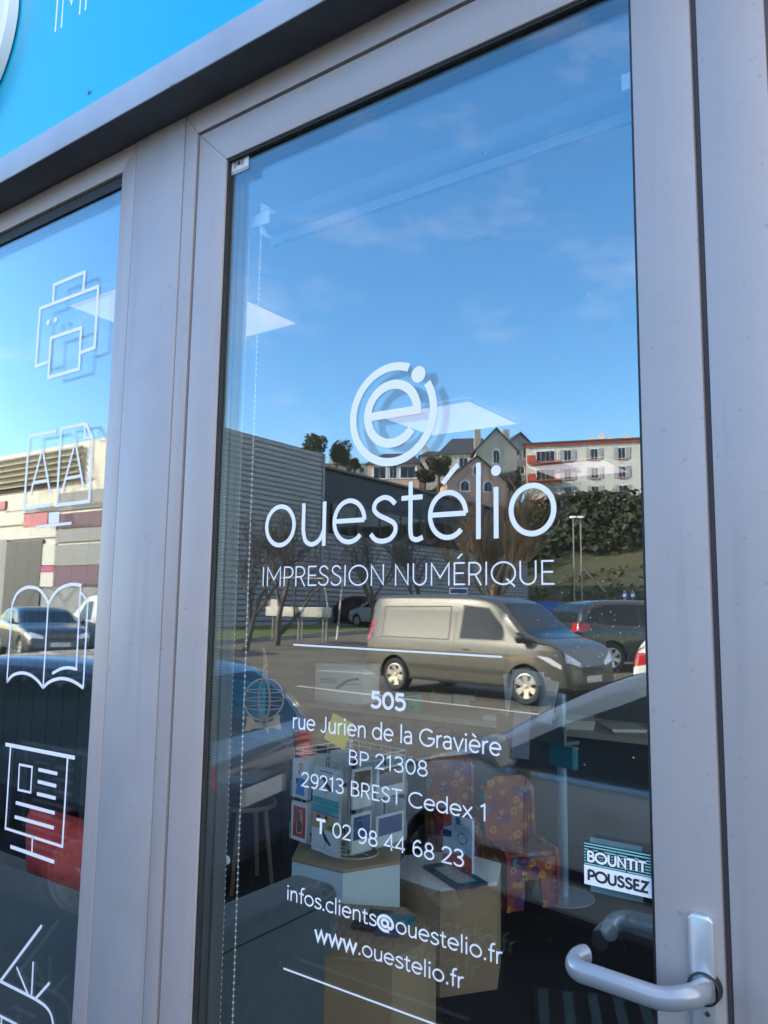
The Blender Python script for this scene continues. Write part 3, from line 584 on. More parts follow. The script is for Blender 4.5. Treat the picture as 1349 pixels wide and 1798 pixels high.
# bead chain of the blind, two strands
mb = MB(); xa, xb = aty(397, 1500, .105).x, aty(419, 1500, .105).x
for xx in (xa, xb):
    z = .30
    while z < 2.45: mb.sphere((xx, .105, z), .0024, 6, 4); z += .0125
    mb.tube([(xx, .105, .3), (xx, .105, 2.45)], .0006, 4)
a = aty(377, 1505, .105); mb.lathe([(.004,-.004),(.009,-.004),(.009,.004),(.004,.004),(.004,-.004)], 16, (xa, .105, a.z), 'y')
mb.build('bead_chain', mat('chain_beads', (.9,.92,.92), .3), rb).location = (.77, -.13, -2.47)
# sofa along the window
sf = empty('sofa', (-2.6,.6,0), 0, 'charcoal fabric sofa with rounded end standing right behind the glass', 'sofa')
def soft(mb): return mb
def cushionbox(x0, x1, y0, y1, z0, z1, r, name, m, par, off):
    mb = MB(); mb.box(x0-off[0], x1-off[0], y0-off[1], y1-off[1], z0, z1); o = mb.build(name, m, par)
    bv = o.modifiers.new('b', 'BEVEL'); bv.width = r; bv.segments = 5; o.data.polygons.foreach_set('use_smooth', [True]*len(o.data.polygons)); return o
of = (-2.6, .6)
cushionbox(-1.84, -1.635, .27, 1.02, .06, .70, .045, 'armrest', m_sofa, sf, of)
mb = MB(); mb.tube([(-1.634-of[0], .30-of[1], .655), (-1.634-of[0], .99-of[1], .655)], .003, 6); mb.build('seam_piping', mat('dark_piping', (.02,.025,.03), .8), sf)
cushionbox(-3.9, -1.845, .27, .47, .06, .71, .05, 'backrest', m_sofa, sf, of)
cushionbox(-3.9, -1.845, .475, 1.02, .12, .44, .05, 'seat', m_sofa, sf, of)
for x in (-3.8, -1.7):
    for y in (.33, .96): mb = MB(); mb.box(x-of[0]-.02, x-of[0]+.02, y-of[1]-.02, y-of[1]+.02, .012, .06); mb.build('leg', m_black, sf)
# red cushion: pillow shape
def pillow(w_, h_, t_, n=16):
    mb = MB(); vs = []
    for s_ in (-1, 1):
        for j in range(n+1):
            for i in range(n+1):
                u = -1+2*i/n; v = -1+2*j/n; b = max(0, (1-u*u))**.45*max(0, (1-v*v))**.45
                pinch = 1-.07*(1-abs(u))*v*v-.0; px_ = u*w_/2*(1-.08*(1-v*v)*abs(u)**3); pz_ = v*h_/2*(1-.10*(1-u*u)*abs(v)**3)
                vs.append((px_, s_*t_/2*b*(1+.07*sin(5*u+3*v)), pz_))
    m1 = (n+1)**2
    fs = [(j*(n+1)+i, j*(n+1)+i+1, (j+1)*(n+1)+i+1, (j+1)*(n+1)+i) for j in range(n) for i in range(n)]
    mb.add(vs, fs+[tuple(m1+k for k in f)[::-1] for f in fs]); return mb
mb = pillow(.52, .46, .24); mb.xform(Matrix.Translation((-2.55,.66,.62)) @ Matrix.Rotation(rad(4), 4, 'Y') @ Matrix.Rotation(rad(17), 4, 'X'))
mb.build('cushion', mat('red_cotton', (.60,.06,.055), .9, noise=.15, nscale=12, bump=.3, bscale=25), smooth=True, sharp=80, label='red cotton cushion leaning on the charcoal sofa behind the window', cat='cushion')
# hexagonal plinths
def hexpts(cx, cy, s_, rot): return [(cx+s_*cos(rad(rot+60*i)), cy+s_*sin(rad(rot+60*i))) for i in range(6)]
m_hw = mat('white_laminate', (.62,.72,.78), .5); m_hs = mat('plinth_oak', (.36,.25,.15), .55, noise=.15, nscale=7, stretch=(1,1,.12), det=6)
def plinth(cx, cy, s_, rot, z, top, side, lab):
    t = empty('display_plinth', (cx, cy, 0), 0, lab, 'plinth', 'hexagonal display plinths')
    mb = MB(); mb.prism(hexpts(0, 0, s_*.99, rot), .013, z-.012); mb.build('body', side, t)
    mb = MB(); mb.prism(hexpts(0, 0, s_, rot), z-.012, z); mb.build('top', top, t, bevel=.0015)
    return t
P1c, P2c, P3c = (-2.03,1.565), (-1.84,2.06), (-1.66,1.17)
plinth(*P1c, .25, 3, .60, m_hs, m_hw, 'tallest hexagonal plinth with white sides and wooden top under the postcard rack')
plinth(*P2c, .262, 53, .44, mat('white_top', (.75,.78,.82), .5), m_hs, 'hexagonal wooden plinth with white top under the leaflet holder')
plinth(*P3c, .255, 28, .50, m_hs, m_hs, 'hexagonal plinth all in wood holding small stacks of cards')
# card stacks on plinth 3
for (px, py, c, rz, lab) in ((668,1602,(.03,.035,.04),20,'black cards stacked at the back of the low wooden plinth'), (640,1622,(.03,.035,.04),20,'black cards stacked at the left of the low wooden plinth'), (707,1612,(.02,.22,.26),28,'teal cards in a stack on the low wooden plinth'), (682,1632,(.12,.11,.22),20,'dark violet cards at the front of the low wooden plinth')):
    q = atz(px, py, .515); mb = MB()
    for k in range(5): mb.obox((0,0,.001+.0028*k), (.0425*cos(.01*k), .0425*sin(.01*k), 0), (0,.0275,0), (0,0,.00125))
    o = mb.build('card_stack', mat('cards_%.2f_%.2f' % (c[0], c[1]), c, .5), label=lab, cat='business cards', group='small card stacks on the plinth'); o.location = (q.x, q.y, .5005); o.rotation_euler = (0,0,rad(rz))
# postcard rack
rk = empty('postcard_rack', (P1c[0], P1c[1], .60), rad(-10), 'pale wire revolving rack filled with postcards on the white plinth', 'postcard rack')
hw_ = .165; wz0, wz1 = .05, .385
mb = MB()
mb.tube([(-.11+.11*0,0,.004)]+[(.14*cos(a), .11*sin(a), .004) for a in [rad(k) for k in range(180, 541, 15)]], .0035, 6)
mb.tube([(0,0,.004),(0,0,.43)], .005, 8); mb.sphere((0,0,.44), .012, 10, 8); mb.tube([(-.12,0,.006),(.12,0,.006)], .003, 6); mb.tube([(0,-.1,.006),(0,.1,.006)], .003, 6)
for z in (wz0, wz1, wz1+.02):
    mb.tube([(-hw_,-hw_,z),(hw_,-hw_,z),(hw_,hw_,z),(-hw_,hw_,z)], .0028, 6, closed=True)
mb.tube([(-hw_,-hw_,wz0),(hw_,hw_,wz0)], .0025, 6); mb.tube([(hw_,-hw_,wz0),(-hw_,hw_,wz0)], .0025, 6)
mb.tube([(-hw_,-hw_,wz1),(hw_,hw_,wz1)], .0025, 6); mb.tube([(hw_,-hw_,wz1),(-hw_,hw_,wz1)], .0025, 6)
for s4 in range(4):
    R4 = Matrix.Rotation(s4*pi/2, 3, 'Z')
    for x in (-hw_, -.075, -.02, .05, .12, hw_): mb.tube([R4 @ Vector((x,-hw_,wz0)), R4 @ Vector((x,-hw_,wz1+.02))], .0018, 5)
    for row in range(2):                          # basket loops
        z = wz0+.005+row*.165
        for (x0_, x1_) in ((-.155,-.045),(-.03,.15)):
            P = [(x0_,-hw_,z+.075),(x0_,-hw_-.022,z+.055),(x0_,-hw_-.022,z),(x1_,-hw_-.022,z),(x1_,-hw_-.022,z+.055),(x1_,-hw_,z+.075)]
            mb.tube([R4 @ Vector(p) for p in P], .0016, 5)
mb.build('wire_frame', m_wire, rk, smooth=True)
m_card = mat('postcard_board', (.62,.66,.68), .5)
C_ = {k: mat('print_'+k, v, .5) for k, v in dict(red=(.5,.03,.04), blue=(.03,.2,.5), teal=(.05,.35,.38), sand=(.45,.33,.16), navy=(.02,.06,.2), orange=(.6,.22,.02), black=(.015,.015,.02), brown=(.12,.08,.04), yellow=(.6,.45,.03), green=(.06,.2,.08), pink=(.6,.2,.25), skin=(.5,.4,.3), magenta=(.35,.02,.18)).items()}
def card(cx, cz, w_, h_, art, R4=None, name='postcard', n=5):
    """cards in a pocket, printed face to -y"""
    mats = [m_card]+[C_[a[0]] for a in art]; mb = MB()
    for k in range(n): mb.box(cx-w_/2+.0006*k, cx+w_/2+.0006*k, -hw_-.018+.0028*k, -hw_-.018+.0028*k+.0018, cz-h_/2, cz+h_/2-.001*(k % 2))
    for i, (c, pts) in enumerate(art):
        n_ = len(pts); mb.add([(cx+p[0]*w_/2, -hw_-.0184-.0002*i, cz+p[1]*h_/2) for p in pts], [tuple(range(n_))], i+1)
    if R4: mb.v = [tuple(R4 @ Vector(v)) for v in mb.v]
    mb.build(name, mats, rk)
ell = lambda cx, cy, rx, ry, n=14: [(cx+rx*cos(2*pi*i/n), cy+ry*sin(2*pi*i/n)) for i in range(n)]
card(-.10, wz0+.245, .105, .15, [('orange', ell(.05,.66,.26,.2)), ('skin', ell(.08,.6,.17,.17)), ('red', [(-.3,.35),(0,.55),(-.1,.2)]), ('black', [(-.55,.0),(.6,.0),(.6,-.35),(-.5,-.3)]), ('blue', [(-.25,.05),(.35,.05),(.6,-.85),(-.55,-.85)])])
bird = [('black', ell(-.15,.35,.12,.16)), ('orange', [(-.42,.4),(-.27,.46),(-.27,.28)]), ('black', [(-.2,.3),(.0,.3),(.5,-.35),(.35,-.4),(-.02,-.15)]), ('red', [(.05,-.25),(.1,-.25),(.08,-.6),(.0,-.6)])]
ln = ('black', [(-.5,.78),(.5,.78),(.5,.72),(-.5,.72)])
card(.06, wz0+.25, .16, .125, [ln]+bird)
card(.06, wz0+.135, .16, .12, [('teal', [(-1,1),(1,1),(1,.0),(-1,.1)]), ('blue', [(-1,.15),(1,.05),(1,-.05),(-1,.0)]), ('sand', [(-1,0),(1,-.05),(1,-1),(-1,-1)]), ('black', ell(-.5,-.3,.12,.2)), ('black', ell(.1,-.25,.1,.18)), ('green', ell(.5,-.75,.3,.14))])
card(-.10, wz0+.075, .105, .15, [('red', [(-.75,.8),(.75,.8),(.75,-.8),(-.75,-.8)]), ('skin', [(-.3,.6),(.3,.62),(.45,-.1),(.35,-.6),(-.35,-.6)]), ('brown', [(-.4,.6),(.15,.55),(.1,.1),(.4,-.1),(.25,-.5),(-.2,-.55),(-.3,0)])])
card(.06, wz0+.045, .16, .115, [ln]+bird)
R90 = Matrix.Rotation(pi/2, 3, 'Z'); R_90 = Matrix.Rotation(-pi/2, 3, 'Z'); R180 = Matrix.Rotation(pi, 3, 'Z')
for R4 in (R90, R_90, R180):
    for (cx, cz_, w_, h_) in ((-.10, wz0+.245, .105, .15), (.06, wz0+.25, .16, .12), (-.10, wz0+.075, .105, .15), (.06, wz0+.06, .16, .12)):
        card(cx, cz_, w_, h_, [(random.choice(['teal','navy','sand','brown','green']), [(-.85,.85),(.85,.85),(.85,-.3),(-.85,-.3)])], R4, n=4)
# yellow note stuck on the rack
a = aty(595,1284,1.42); mb = MB(); mb.box(-.055,.055,-.0006,.0006,-.055,.055); C5 = C_['orange']
o = mb.build('sticky_note', mat('yellow_note', (.95,.72,.06), .7), label='yellow paper note stuck askew on top of the postcard rack', cat='note'); o.location = a; o.rotation_euler = (rad(-8), rad(18), 0)
# round stool with wooden rim
q = atz(435,1408,.47)
st = empty('stool', (q.x, q.y, 0), 0, 'round wooden stool with dark seat behind the sofa on the left of the door', 'stool')
mb = MB(); mb.lathe([(1e-4,.45),(.165,.45),(.168,.455),(.168,.472),(1e-4,.472)], 32); mb.build('seat_rim', m_wood, st, smooth=True)
mb = MB(); mb.lathe([(1e-4,.4725),(.15,.4725),(.152,.476),(.13,.483),(1e-4,.485)], 32); mb.build('seat', m_black, st, smooth=True)
for k in range(4):
    a = rad(20+90*k); mb = MB(); mb.tube([(.11*cos(a),.11*sin(a),.45),(.17*cos(a),.17*sin(a),.012)], [.014,.011], 8); mb.build('leg', m_wood, st, smooth=True)
# side table with teal panel and wooden globe
tb = empty('display_table', (-4.02,3.0,0), rad(4), 'long dark display table carrying the wooden globe and teal box', 'table')
mb = MB(); mb.box(-.75,.62,-.33,.33,.73,.76); mb.build('tabletop', mat('dark_tabletop', (.07,.065,.06), .4), tb, bevel=.002)
for x in (-.7,.57):
    for y in (-.28,.28): mb = MB(); mb.box(x-.02,x+.02,y-.02,y+.02,.012,.73); mb.build('leg', m_black, tb)
q = atz(462,1282,.76)
gb = empty('wooden_globe', (q.x, q.y, .7605), rad(-30), 'laser cut plywood globe on a stand with a bird on top', 'wooden globe')
GR, GC = .145, .205
def flatring(R_, w_, t_, M_, n=40, a0=0, a1=2*pi):
    mb = MB(); vs = []; full = abs(a1-a0) > 6.2; m = n if full else n+1
    for i in range(m):
        a = a0+(a1-a0)*i/n
        for (r_, y_) in ((R_, -t_), (R_, t_), (R_-w_, t_), (R_-w_, -t_)): vs.append((r_*cos(a), y_, r_*sin(a)))
    fs = []
    for i in range(n):
        j = (i+1) % m
        for k in range(4): fs.append((i*4+k, i*4+(k+1) % 4, j*4+(k+1) % 4, j*4+k))
    mb.add(vs, fs); return mb.xform(M_)
T = Matrix.Translation((0,0,GC)); mb = MB()
for M_, R_, w_ in ((T, GR, .026), (T @ Matrix.Rotation(pi/2, 4, 'Z'), GR-.001, .010), (T @ Matrix.Rotation(pi/2, 4, 'X'), GR-.01, .012),
                   (T @ Matrix.Translation((0,0,.055)) @ Matrix.Rotation(pi/2, 4, 'X'), GR*.88, .012), (T @ Matrix.Translation((0,0,-.055)) @ Matrix.Rotation(pi/2, 4, 'X'), GR*.88, .012)):
    r_ = flatring(R_, w_, .0022, M_); mb.add(r_.v, r_.f)
mb.build('globe_rings', m_wood2, gb)
mb = MB()
for M_ in (Matrix.Identity(4), Matrix.Rotation(pi/2, 4, 'Z')):
    pf = [(-.13,0),(-.09,0),(-.08,.012),(.08,.012),(.09,0),(.13,0),(.115,.06),(.12,.095),(.085,.095),(.06,.055),(0,.04),(-.06,.055),(-.085,.095),(-.12,.095),(-.115,.06)]
    k = MB(); n_ = len(pf); k.add([(p[0],-.002,p[1]) for p in pf]+[(p[0],.002,p[1]) for p in pf], [tuple(range(n_)), tuple(range(n_, 2*n_))[::-1]]+[(i,(i+1)%n_,n_+(i+1)%n_,n_+i) for i in range(n_)]); k.xform(M_); mb.add(k.v, k.f)
mb.build('globe_stand', m_wood2, gb)
pf = [(-.06,0),(.06,0),(.05,.05),(.01,.06),(.0,.09),(.055,.075),(.03,.12),(.0,.165),(-.03,.19),(-.05,.2),(-.125,.178),(-.05,.178),(-.055,.16),(-.035,.12),(-.05,.05)]
mb = MB(); n_ = len(pf); mb.add([(p[0],-.0025,p[1]+GC+GR) for p in pf]+[(p[0],.0025,p[1]+GC+GR) for p in pf], [tuple(range(n_)), tuple(range(n_,2*n_))[::-1]]+[(i,(i+1)%n_,n_+(i+1)%n_,n_+i) for i in range(n_)]); mb.build('bird_figure', m_wood2, gb)
# teal panel box behind the globe
a = aty(383,1212,3.15); b = aty(452,1282,3.15)
tp = empty('teal_box', ((a.x+b.x)/2, 3.15, .762), 0, 'teal printed display box leaning behind the wooden globe', 'box')
mb = MB(); mb.box(-.24,.24,0,.05,0,.27); mb.build('box_body', mat('teal_print', (.015,.42,.58), .4, noise=.1, nscale=4), tp)
mb = MB(); ribbon(mb, E_(.10,.20,.028,.028), .005, -.001); ribbon(mb, E_(.10,.20,.014,.014,0,310), .005, -.001); lettering('ouestélio', 0, .2, .12, .04, .1, -.001, mb); mb.build('box_print', mat('pale_print', (.3,.5,.55), .5), tp)
# counter at the back with office machines and papers
ct = empty('counter', (-2.9,4.1,0), 0, 'long grey brown counter at the back of the shop', 'counter')
mb = MB(); mb.box(-1.6,1.5,0,.7,.74,.78); mb.build('counter_top', mat('counter_laminate', (.42,.38,.32), .5), ct); mb = MB(); mb.box(-1.55,1.45,.05,.65,.013,.74); mb.build('counter_body', mat('counter_front', (.05,.05,.05), .6), ct)
a = atz(560,1300,.8)
pr = empty('printed_box', (-4.22,4.38,.781), rad(8), 'large white box printed with a drawing of an eel on the counter', 'box')
mb = MB(); mb.box(-.24,.24,-.15,.15,0,.30); mb.build('box_body', mat('white_carton', (.85,.83,.78), .6), pr, bevel=.003)
mb = MB(); mb.box(-.25,.25,-.16,.16,.3005,.325); mb.build('box_lid', mat('white_carton', (.4,.39,.36), .6), pr, bevel=.003)
mb = MB(); ribbon(mb, cz([(-.02,.12),(.05,.17),(.12,.2),(.2,.21)]), .02, -.152); ribbon(mb, cz([(.0,.13),(.08,.16),(.2,.17)]), .006, -.1525)
for k in range(4): ribbon(mb, [(-.18,.20-.012*k),(-.02,.20-.012*k)], .004, -.152)
mb.build('box_print', m_ink, pr)
m_sheet = mat('grey_sheet', (.6,.6,.58), .7)
for px, py, w_, h_, c, lab in ((774,1235,.12,.09,None,'pale sheet of paper pinned on the back wall, left one of two'), (815,1235,.12,.09,None,'pale sheet of paper pinned on the back wall, right one of two'), (740,1230,.12,.05,'orange','orange paper strip on the back wall over the counter'), (843,1240,.11,.05,'orange','salmon paper strip on the back wall next to the sheets')):
    q = aty(px, py, 6.15); mb = MB(); mb.box(q.x-w_/1, q.x+w_/1, 6.14, 6.15, q.z-h_, q.z+h_)
    mb.build('wall_sheet', m_sheet if not c else mat('salmon_sheet', (.35,.12,.07), .7), label=lab, cat='paper sheet', group='papers on the back wall')
q = aty(720,1272,4.3); mb = MB(); mb.box(-.075,.075,-.05,.05,0,.11); mb.box(-.07,.07,-.045,.045,.11,.115)
o = mb.build('mint_box', mat('mint_card', (.05,.33,.27), .5), bevel=.004, label='small mint green box standing on the counter', cat='box'); o.location = (q.x, 4.3, .781)
for i, (dx, h_) in enumerate(((.25,.03),(.45,.045),(.8,.06),(1.1,.02))):
    mb = MB()
    for k in range(4): mb.obox((0,0,h_/8+k*h_/4), (.11+.004*k,0,0), (0,.15,0), (0,0,h_/8.5))
    o = mb.build('paper_pile', m_sheet, label=['thin pile of papers on the counter beside the mint box','second pile of papers on the counter','thickest pile of papers on the counter','flat sheets at the right end of the counter'][i], cat='papers', group='paper piles on the counter'); o.location = (-2.9+dx, 4.3+.1*(i % 2), .781); o.rotation_euler = (0,0,.2*i)
# cable down the wall
mb = MB(); P = [aty(x, y, 5.9) for x, y in ((838,1215),(828,1240),(805,1262),(780,1283),(765,1292))]; mb.tube(catm(P, 5), .006, 6)
mb.tube([aty(761,1210,5.9), aty(760,1275,5.9)], .006, 6); mb.build('cable', mat('pale_cable', (.3,.3,.27), .5), smooth=True, label='pale cable hanging in a curve over the back counter', cat='cable')
# leaflet holder on plinth 2
a = aty(760,1421,1.98); b = aty(822,1513,1.98)
lh = empty('leaflet_holder', ((a.x+b.x)/2, 2.05, .4405), rad(-14), 'clear holder with blue and red leaflets on the white topped plinth', 'leaflet holder')
mb = MB(); mb.box(-.088,.088,-.004,.012,.0,.235); mb.build('leaflet', mat('leaflet_paper', (.5,.64,.85), .5), lh)
mb = MB(); mb.add([(-.088,-.0045,.0),(.088,-.0045,.0),(.088,-.0045,.075),(.03,-.0045,.085),(-.088,-.0045,.055)], [(0,1,2,3,4)], 0); mb.add([(-.088,-.0046,.17),(-.035,-.0046,.19),(-.035,-.0046,.235),(-.088,-.0046,.235)], [(0,1,2,3)], 0)
mb.add([(-.01,-.0047,.20),(.02,-.0047,.20),(.02,-.0047,.235),(-.01,-.0047,.235)], [(0,1,2,3)], 1)
mb.add([(-.088,-.0047,.13),(-.035,-.0047,.14),(-.035,-.0047,.165),(-.088,-.0047,.165)], [(0,1,2,3)], 2); mb.build('leaflet_print', [mat('coral_print', (.62,.10,.07), .5), mat('teal_block', (.02,.2,.28), .5), C_['navy']], lh)
mb = MB(); ribbon(mb, E_(.03,.145,.028,.022), .004, -.0048)
for k in range(7): ribbon(mb, [(-.02,.115-.008*k if k > 3 else .195-.008*k), (.075,.115-.008*k if k > 3 else .195-.008*k)], .0015, -.0048)
mb.build('leaflet_text', mat('grey_ink', (.12,.14,.18), .6), lh)
# booklets lying in front of it
q = atz(797,1533,.455); bk = empty('booklet_pile', (q.x, q.y, .4405), rad(-30), 'teal covered booklets piled flat before the leaflet holder', 'booklets')
mb = MB(); mb.box(-.155,.155,-.075,.075,0,.004); mb.build('magenta_booklet', C_['magenta'], bk); mb = MB(); mb.box(-.15,.15,-.07,.08,.0041,.012); mb.build('teal_booklet', mat('teal_cover', (.01,.12,.16), .4), bk)
mb = MB()
for k in range(4): mb.box(-.10+.055*k, -.05+.055*k, -.045, .045, .0121, .0125)
mb.build('booklet_panels', mat('pale_panel', (.5,.52,.58), .5), bk)
# newspaper stand
q = atz(990,1575,.013)
ns = empty('magazine_stand', (q.x, q.y, 0), rad(-25), 'blue grey floor stand holding fanned papers and magazines', 'magazine stand')
mb = MB(); mb.tube([(0,0,.013),(0,0,1.12)], .028, 12); mb.lathe([(1e-4,.013),(.17,.013),(.17,.022),(1e-4,.024)], 28); mb.build('pole', mat('stand_steel', (.26,.40,.52), .35, .5), ns, smooth=True)
z0_ = 1.07
mb = MB(); mb.box(-.5,.1,-.06,.04,z0_-.22,z0_-.20); mb.box(-.5,.1,-.075,-.06,z0_-.22,z0_-.12); mb.build('tray', mat('clear_tray', (.12,.14,.15), .2), ns)
for k, (dx, h_, tl, c) in enumerate(((-.21,.32,-9,m_paper),(-.15,.35,-3,m_paper),(-.09,.34,2,m_paper),(-.03,.35,3,m_paper),(.03,.33,5,m_paper),(.09,.32,9,m_paper))):
    mb = MB(); mb.box(-.05,.07,-.004,.004,-.0,h_); o = mb.build('newspaper', mat('newsprint', (.85,.80,.78), .8, noise=.15, nscale=60), ns); o.location = (dx-.24, -.012*k+.02, z0_-.19); o.rotation_euler = (rad(-6), rad(tl), rad(15))
mb = MB(); mb.box(-.02,.22,-.004,.004,0,.30); o = mb.build('magazine', mat('dark_magazine', (.03,.05,.06), .3, nscale=9, col2=(.10,.16,.18)), ns); o.location = (-.36,-.085,z0_-.2); o.rotation_euler = (rad(-8), rad(3), 0)
mb = MB(); mb.box(-.07,.08,-.003,.003,-.12,.16); o = mb.build('leaflet', mat('lilac_leaflet', (.45,.44,.50), .6), ns); o.location = (-.24,-.1,z0_-.22); o.rotation_euler = (rad(-8), rad(-5), 0)
mb = MB(); mb.box(-.03,.16,-.02,.02,-.12,.0); o = mb.build('teal_pocket', mat('teal_pocket', (.01,.16,.2), .4), ns); o.location = (0,-.05,z0_-.22)
# floral cardboard chairs
def floral():
    m = mat('floral_print', (.34,.10,.02), .6, nscale=7, col2=(.22,.02,.05), det=1); n = m.node_tree.nodes; l = m.node_tree.links; b = n['Principled BSDF']
    src = b.inputs['Base Color'].links[0].from_socket; co = n.new('ShaderNodeTexCoord')
    for k, (sc, r_, c, off) in enumerate(((9,.24,(.02,.24,.28),(0,0,0)), (13,.30,(.5,.24,.04),(3.3,1.1,.7)), (11,.20,(.55,.42,.42),(7.1,5.2,2.3)), (8,.26,(.12,.02,.14),(1.7,8.2,4.3)), (15,.2,(.02,.03,.12),(4.4,2.2,9.3)))):
        mpp = n.new('ShaderNodeMapping'); mpp.inputs['Location'].default_value = off; l.new(co.outputs['Object'], mpp.inputs[0])
        v = n.new('ShaderNodeTexVoronoi'); v.inputs['Scale'].default_value = sc; l.new(mpp.outputs[0], v.inputs['Vector'])
        s_ = n.new('ShaderNodeMath'); s_.operation = 'LESS_THAN'; s_.inputs[1].default_value = r_; l.new(v.outputs['Distance'], s_.inputs[0])
        g = n.new('ShaderNodeMath'); g.operation = 'GREATER_THAN'; g.inputs[1].default_value = r_*(.45 if k != 2 else .7); l.new(v.outputs['Distance'], g.inputs[0])
        m2 = n.new('ShaderNodeMath'); m2.operation = 'MULTIPLY'; l.new(s_.outputs[0], m2.inputs[0]); l.new(g.outputs[0], m2.inputs[1])
        mx_ = n.new('ShaderNodeMix'); mx_.data_type = 'RGBA'; l.new(m2.outputs[0], mx_.inputs['Factor']); l.new(src, mx_.inputs['A']); mx_.inputs['B'].default_value = (*c, 1); src = mx_.outputs['Result']
    l.new(src, b.inputs['Base Color']); return m
m_fl = floral()
def slab(pf, t, name, par, M_):      # silhouette in x-z, thickness t
    mb = MB(); n_ = len(pf); mb.add([(p[0],-t/2,p[1]) for p in pf]+[(p[0],t/2,p[1]) for p in pf], [tuple(range(n_)), tuple(range(n_,2*n_))[::-1]]+[(i,(i+1)%n_,n_+(i+1)%n_,n_+i) for i in range(n_)]); mb.xform(M_); return mb.build(name, m_fl, par)
def chair(x, y, rz, lab):
    c = empty('cardboard_chair', (x, y, .013), rz, lab, 'chair', 'floral cardboard chairs')
    side = [(-.17,0),(-.09,0),(-.05,.17),(.05,.17),(.09,0),(.17,0),(.165,.27),(.14,.30),(-.10,.31),(-.115,.56),(-.16,.58),(-.175,.3)]
    for s_ in (-1, 1): slab(side, .02, 'side_panel', c, Matrix.Translation((s_*.15,0,0)) @ Matrix.Rotation(pi/2, 4, 'Z'))
    slab([(-.139,.18),(.139,.18),(.139,.60),(.09,.63),(-.09,.63),(-.139,.60)], .02, 'backrest', c, Matrix.Translation((0,-.13,0)))
    slab([(-.139,.0),(-.06,.0),(-.045,.15),(.045,.15),(.06,0),(.139,0),(.139,.26),(-.139,.26)], .02, 'front_panel', c, Matrix.Translation((0,.15,0)))
    mb = MB(); mb.box(-.139,.139,-.118,.139,.262,.28); mb.build('seat', m_fl, c); return c
q = atz(935,1590,.013); chair(q.x-.10, q.y+.05, rad(233), 'floral patterned cardboard chair near the leaflet stand, front one of two')
q = atz(790,1520,.013); chair(q.x-.05, q.y+.15, rad(225), 'floral patterned cardboard chair half hidden behind the leaflet holder')
# striped mat on the floor
a = atz(1070,1765,.014); mb = MB()
mb.box(-.35,.35,-.22,.22,0,.004)
for k in range(7): mb.box(-.33+.1*k,-.29+.1*k,-.2,.2,.0041,.006,1)
o = mb.build('floor_mat', [m_black, mat('teal_mat_stripe', (.045,.09,.10), .8)], label='dark floor mat with pale teal stripes inside the door', cat='mat'); o.location = (a.x+.1, a.y-.1, .0135); o.rotation_euler = (0,0,rad(25))

# ================================================================== OUTSIDE, seen in the glass
# ---- cars: a lofted body, panels laid on it by ray casting
m_tyre = mat('tyre_rubber', (.018,.018,.018), .8); m_rim = mat('alloy_rim', (.55,.53,.48), .3, .7); m_cglass = mat('car_glass', (.012,.016,.018), .04, spec=.35)
m_plast = mat('black_plastic', (.02,.02,.022), .45); m_lamp = mat('headlamp_glass', (.62,.64,.66), .12, coat=1); m_tail = mat('tail_lamp_red', (.42,.012,.01), .15, coat=1)
m_plate_w = mat('number_plate', (.6,.58,.55), .4); m_chrome = mat('chrome_strip', (.75,.75,.75), .12, 1)
def paint(name, c, metal=.35, rough=.28, coat=.9): return mat('paint_'+name, c, rough, metal, coat=coat)
TYPES = {
 # top profile (x,z) rear->front, belt z rear/front, half width, wheels x, wheel r
 'van': dict(L=4.55, top=[(0,.45),(.0,.8),(.02,1.2),(.06,1.66),(.17,1.81),(.5,1.85),(1.9,1.85),(2.65,1.83),(3.08,1.73),(3.38,1.50),(3.68,1.24),(3.92,1.14),(4.22,1.05),(4.42,.93),(4.53,.68),(4.55,.42)], belt=(1.05,.98), w=.90, wx=(.80,3.75), r=.315, tum=.13),
 'hatch': dict(L=4.1, top=[(0,.42),(.0,.7),(.06,.98),(.2,1.2),(.5,1.42),(.9,1.49),(1.7,1.5),(2.2,1.43),(2.6,1.25),(3.0,1.02),(3.3,.95),(3.7,.87),(3.95,.75),(4.08,.58),(4.1,.42)], belt=(.98,.90), w=.86, wx=(.72,3.25), r=.30, tum=.16),
 'mpv': dict(L=4.35, top=[(0,.42),(.0,.7),(.03,1.0),(.16,1.35),(.45,1.58),(.9,1.66),(1.7,1.67),(2.25,1.58),(2.75,1.36),(3.2,1.11),(3.55,.98),(3.9,.88),(4.2,.74),(4.33,.56),(4.35,.42)], belt=(1.02,.95), w=.89, wx=(.78,3.45), r=.31, tum=.17),
 'sedan': dict(L=4.5, top=[(0,.42),(.0,.75),(.04,.95),(.15,1.03),(.4,1.08),(.75,1.22),(1.15,1.4),(1.6,1.46),(2.2,1.46),(2.6,1.38),(3.0,1.18),(3.4,1.0),(3.8,.94),(4.2,.82),(4.45,.62),(4.5,.42)], belt=(1.0,.9), w=.88, wx=(.9,3.6), r=.31, tum=.17),
 'suv': dict(L=4.5, top=[(0,.45),(.0,.85),(.05,1.15),(.2,1.5),(.5,1.66),(1.0,1.71),(1.9,1.71),(2.5,1.62),(2.95,1.36),(3.3,1.13),(3.7,1.07),(4.1,.99),(4.35,.85),(4.48,.62),(4.5,.45)], belt=(1.1,1.02), w=.93, wx=(.85,3.6), r=.35, tum=.15)}
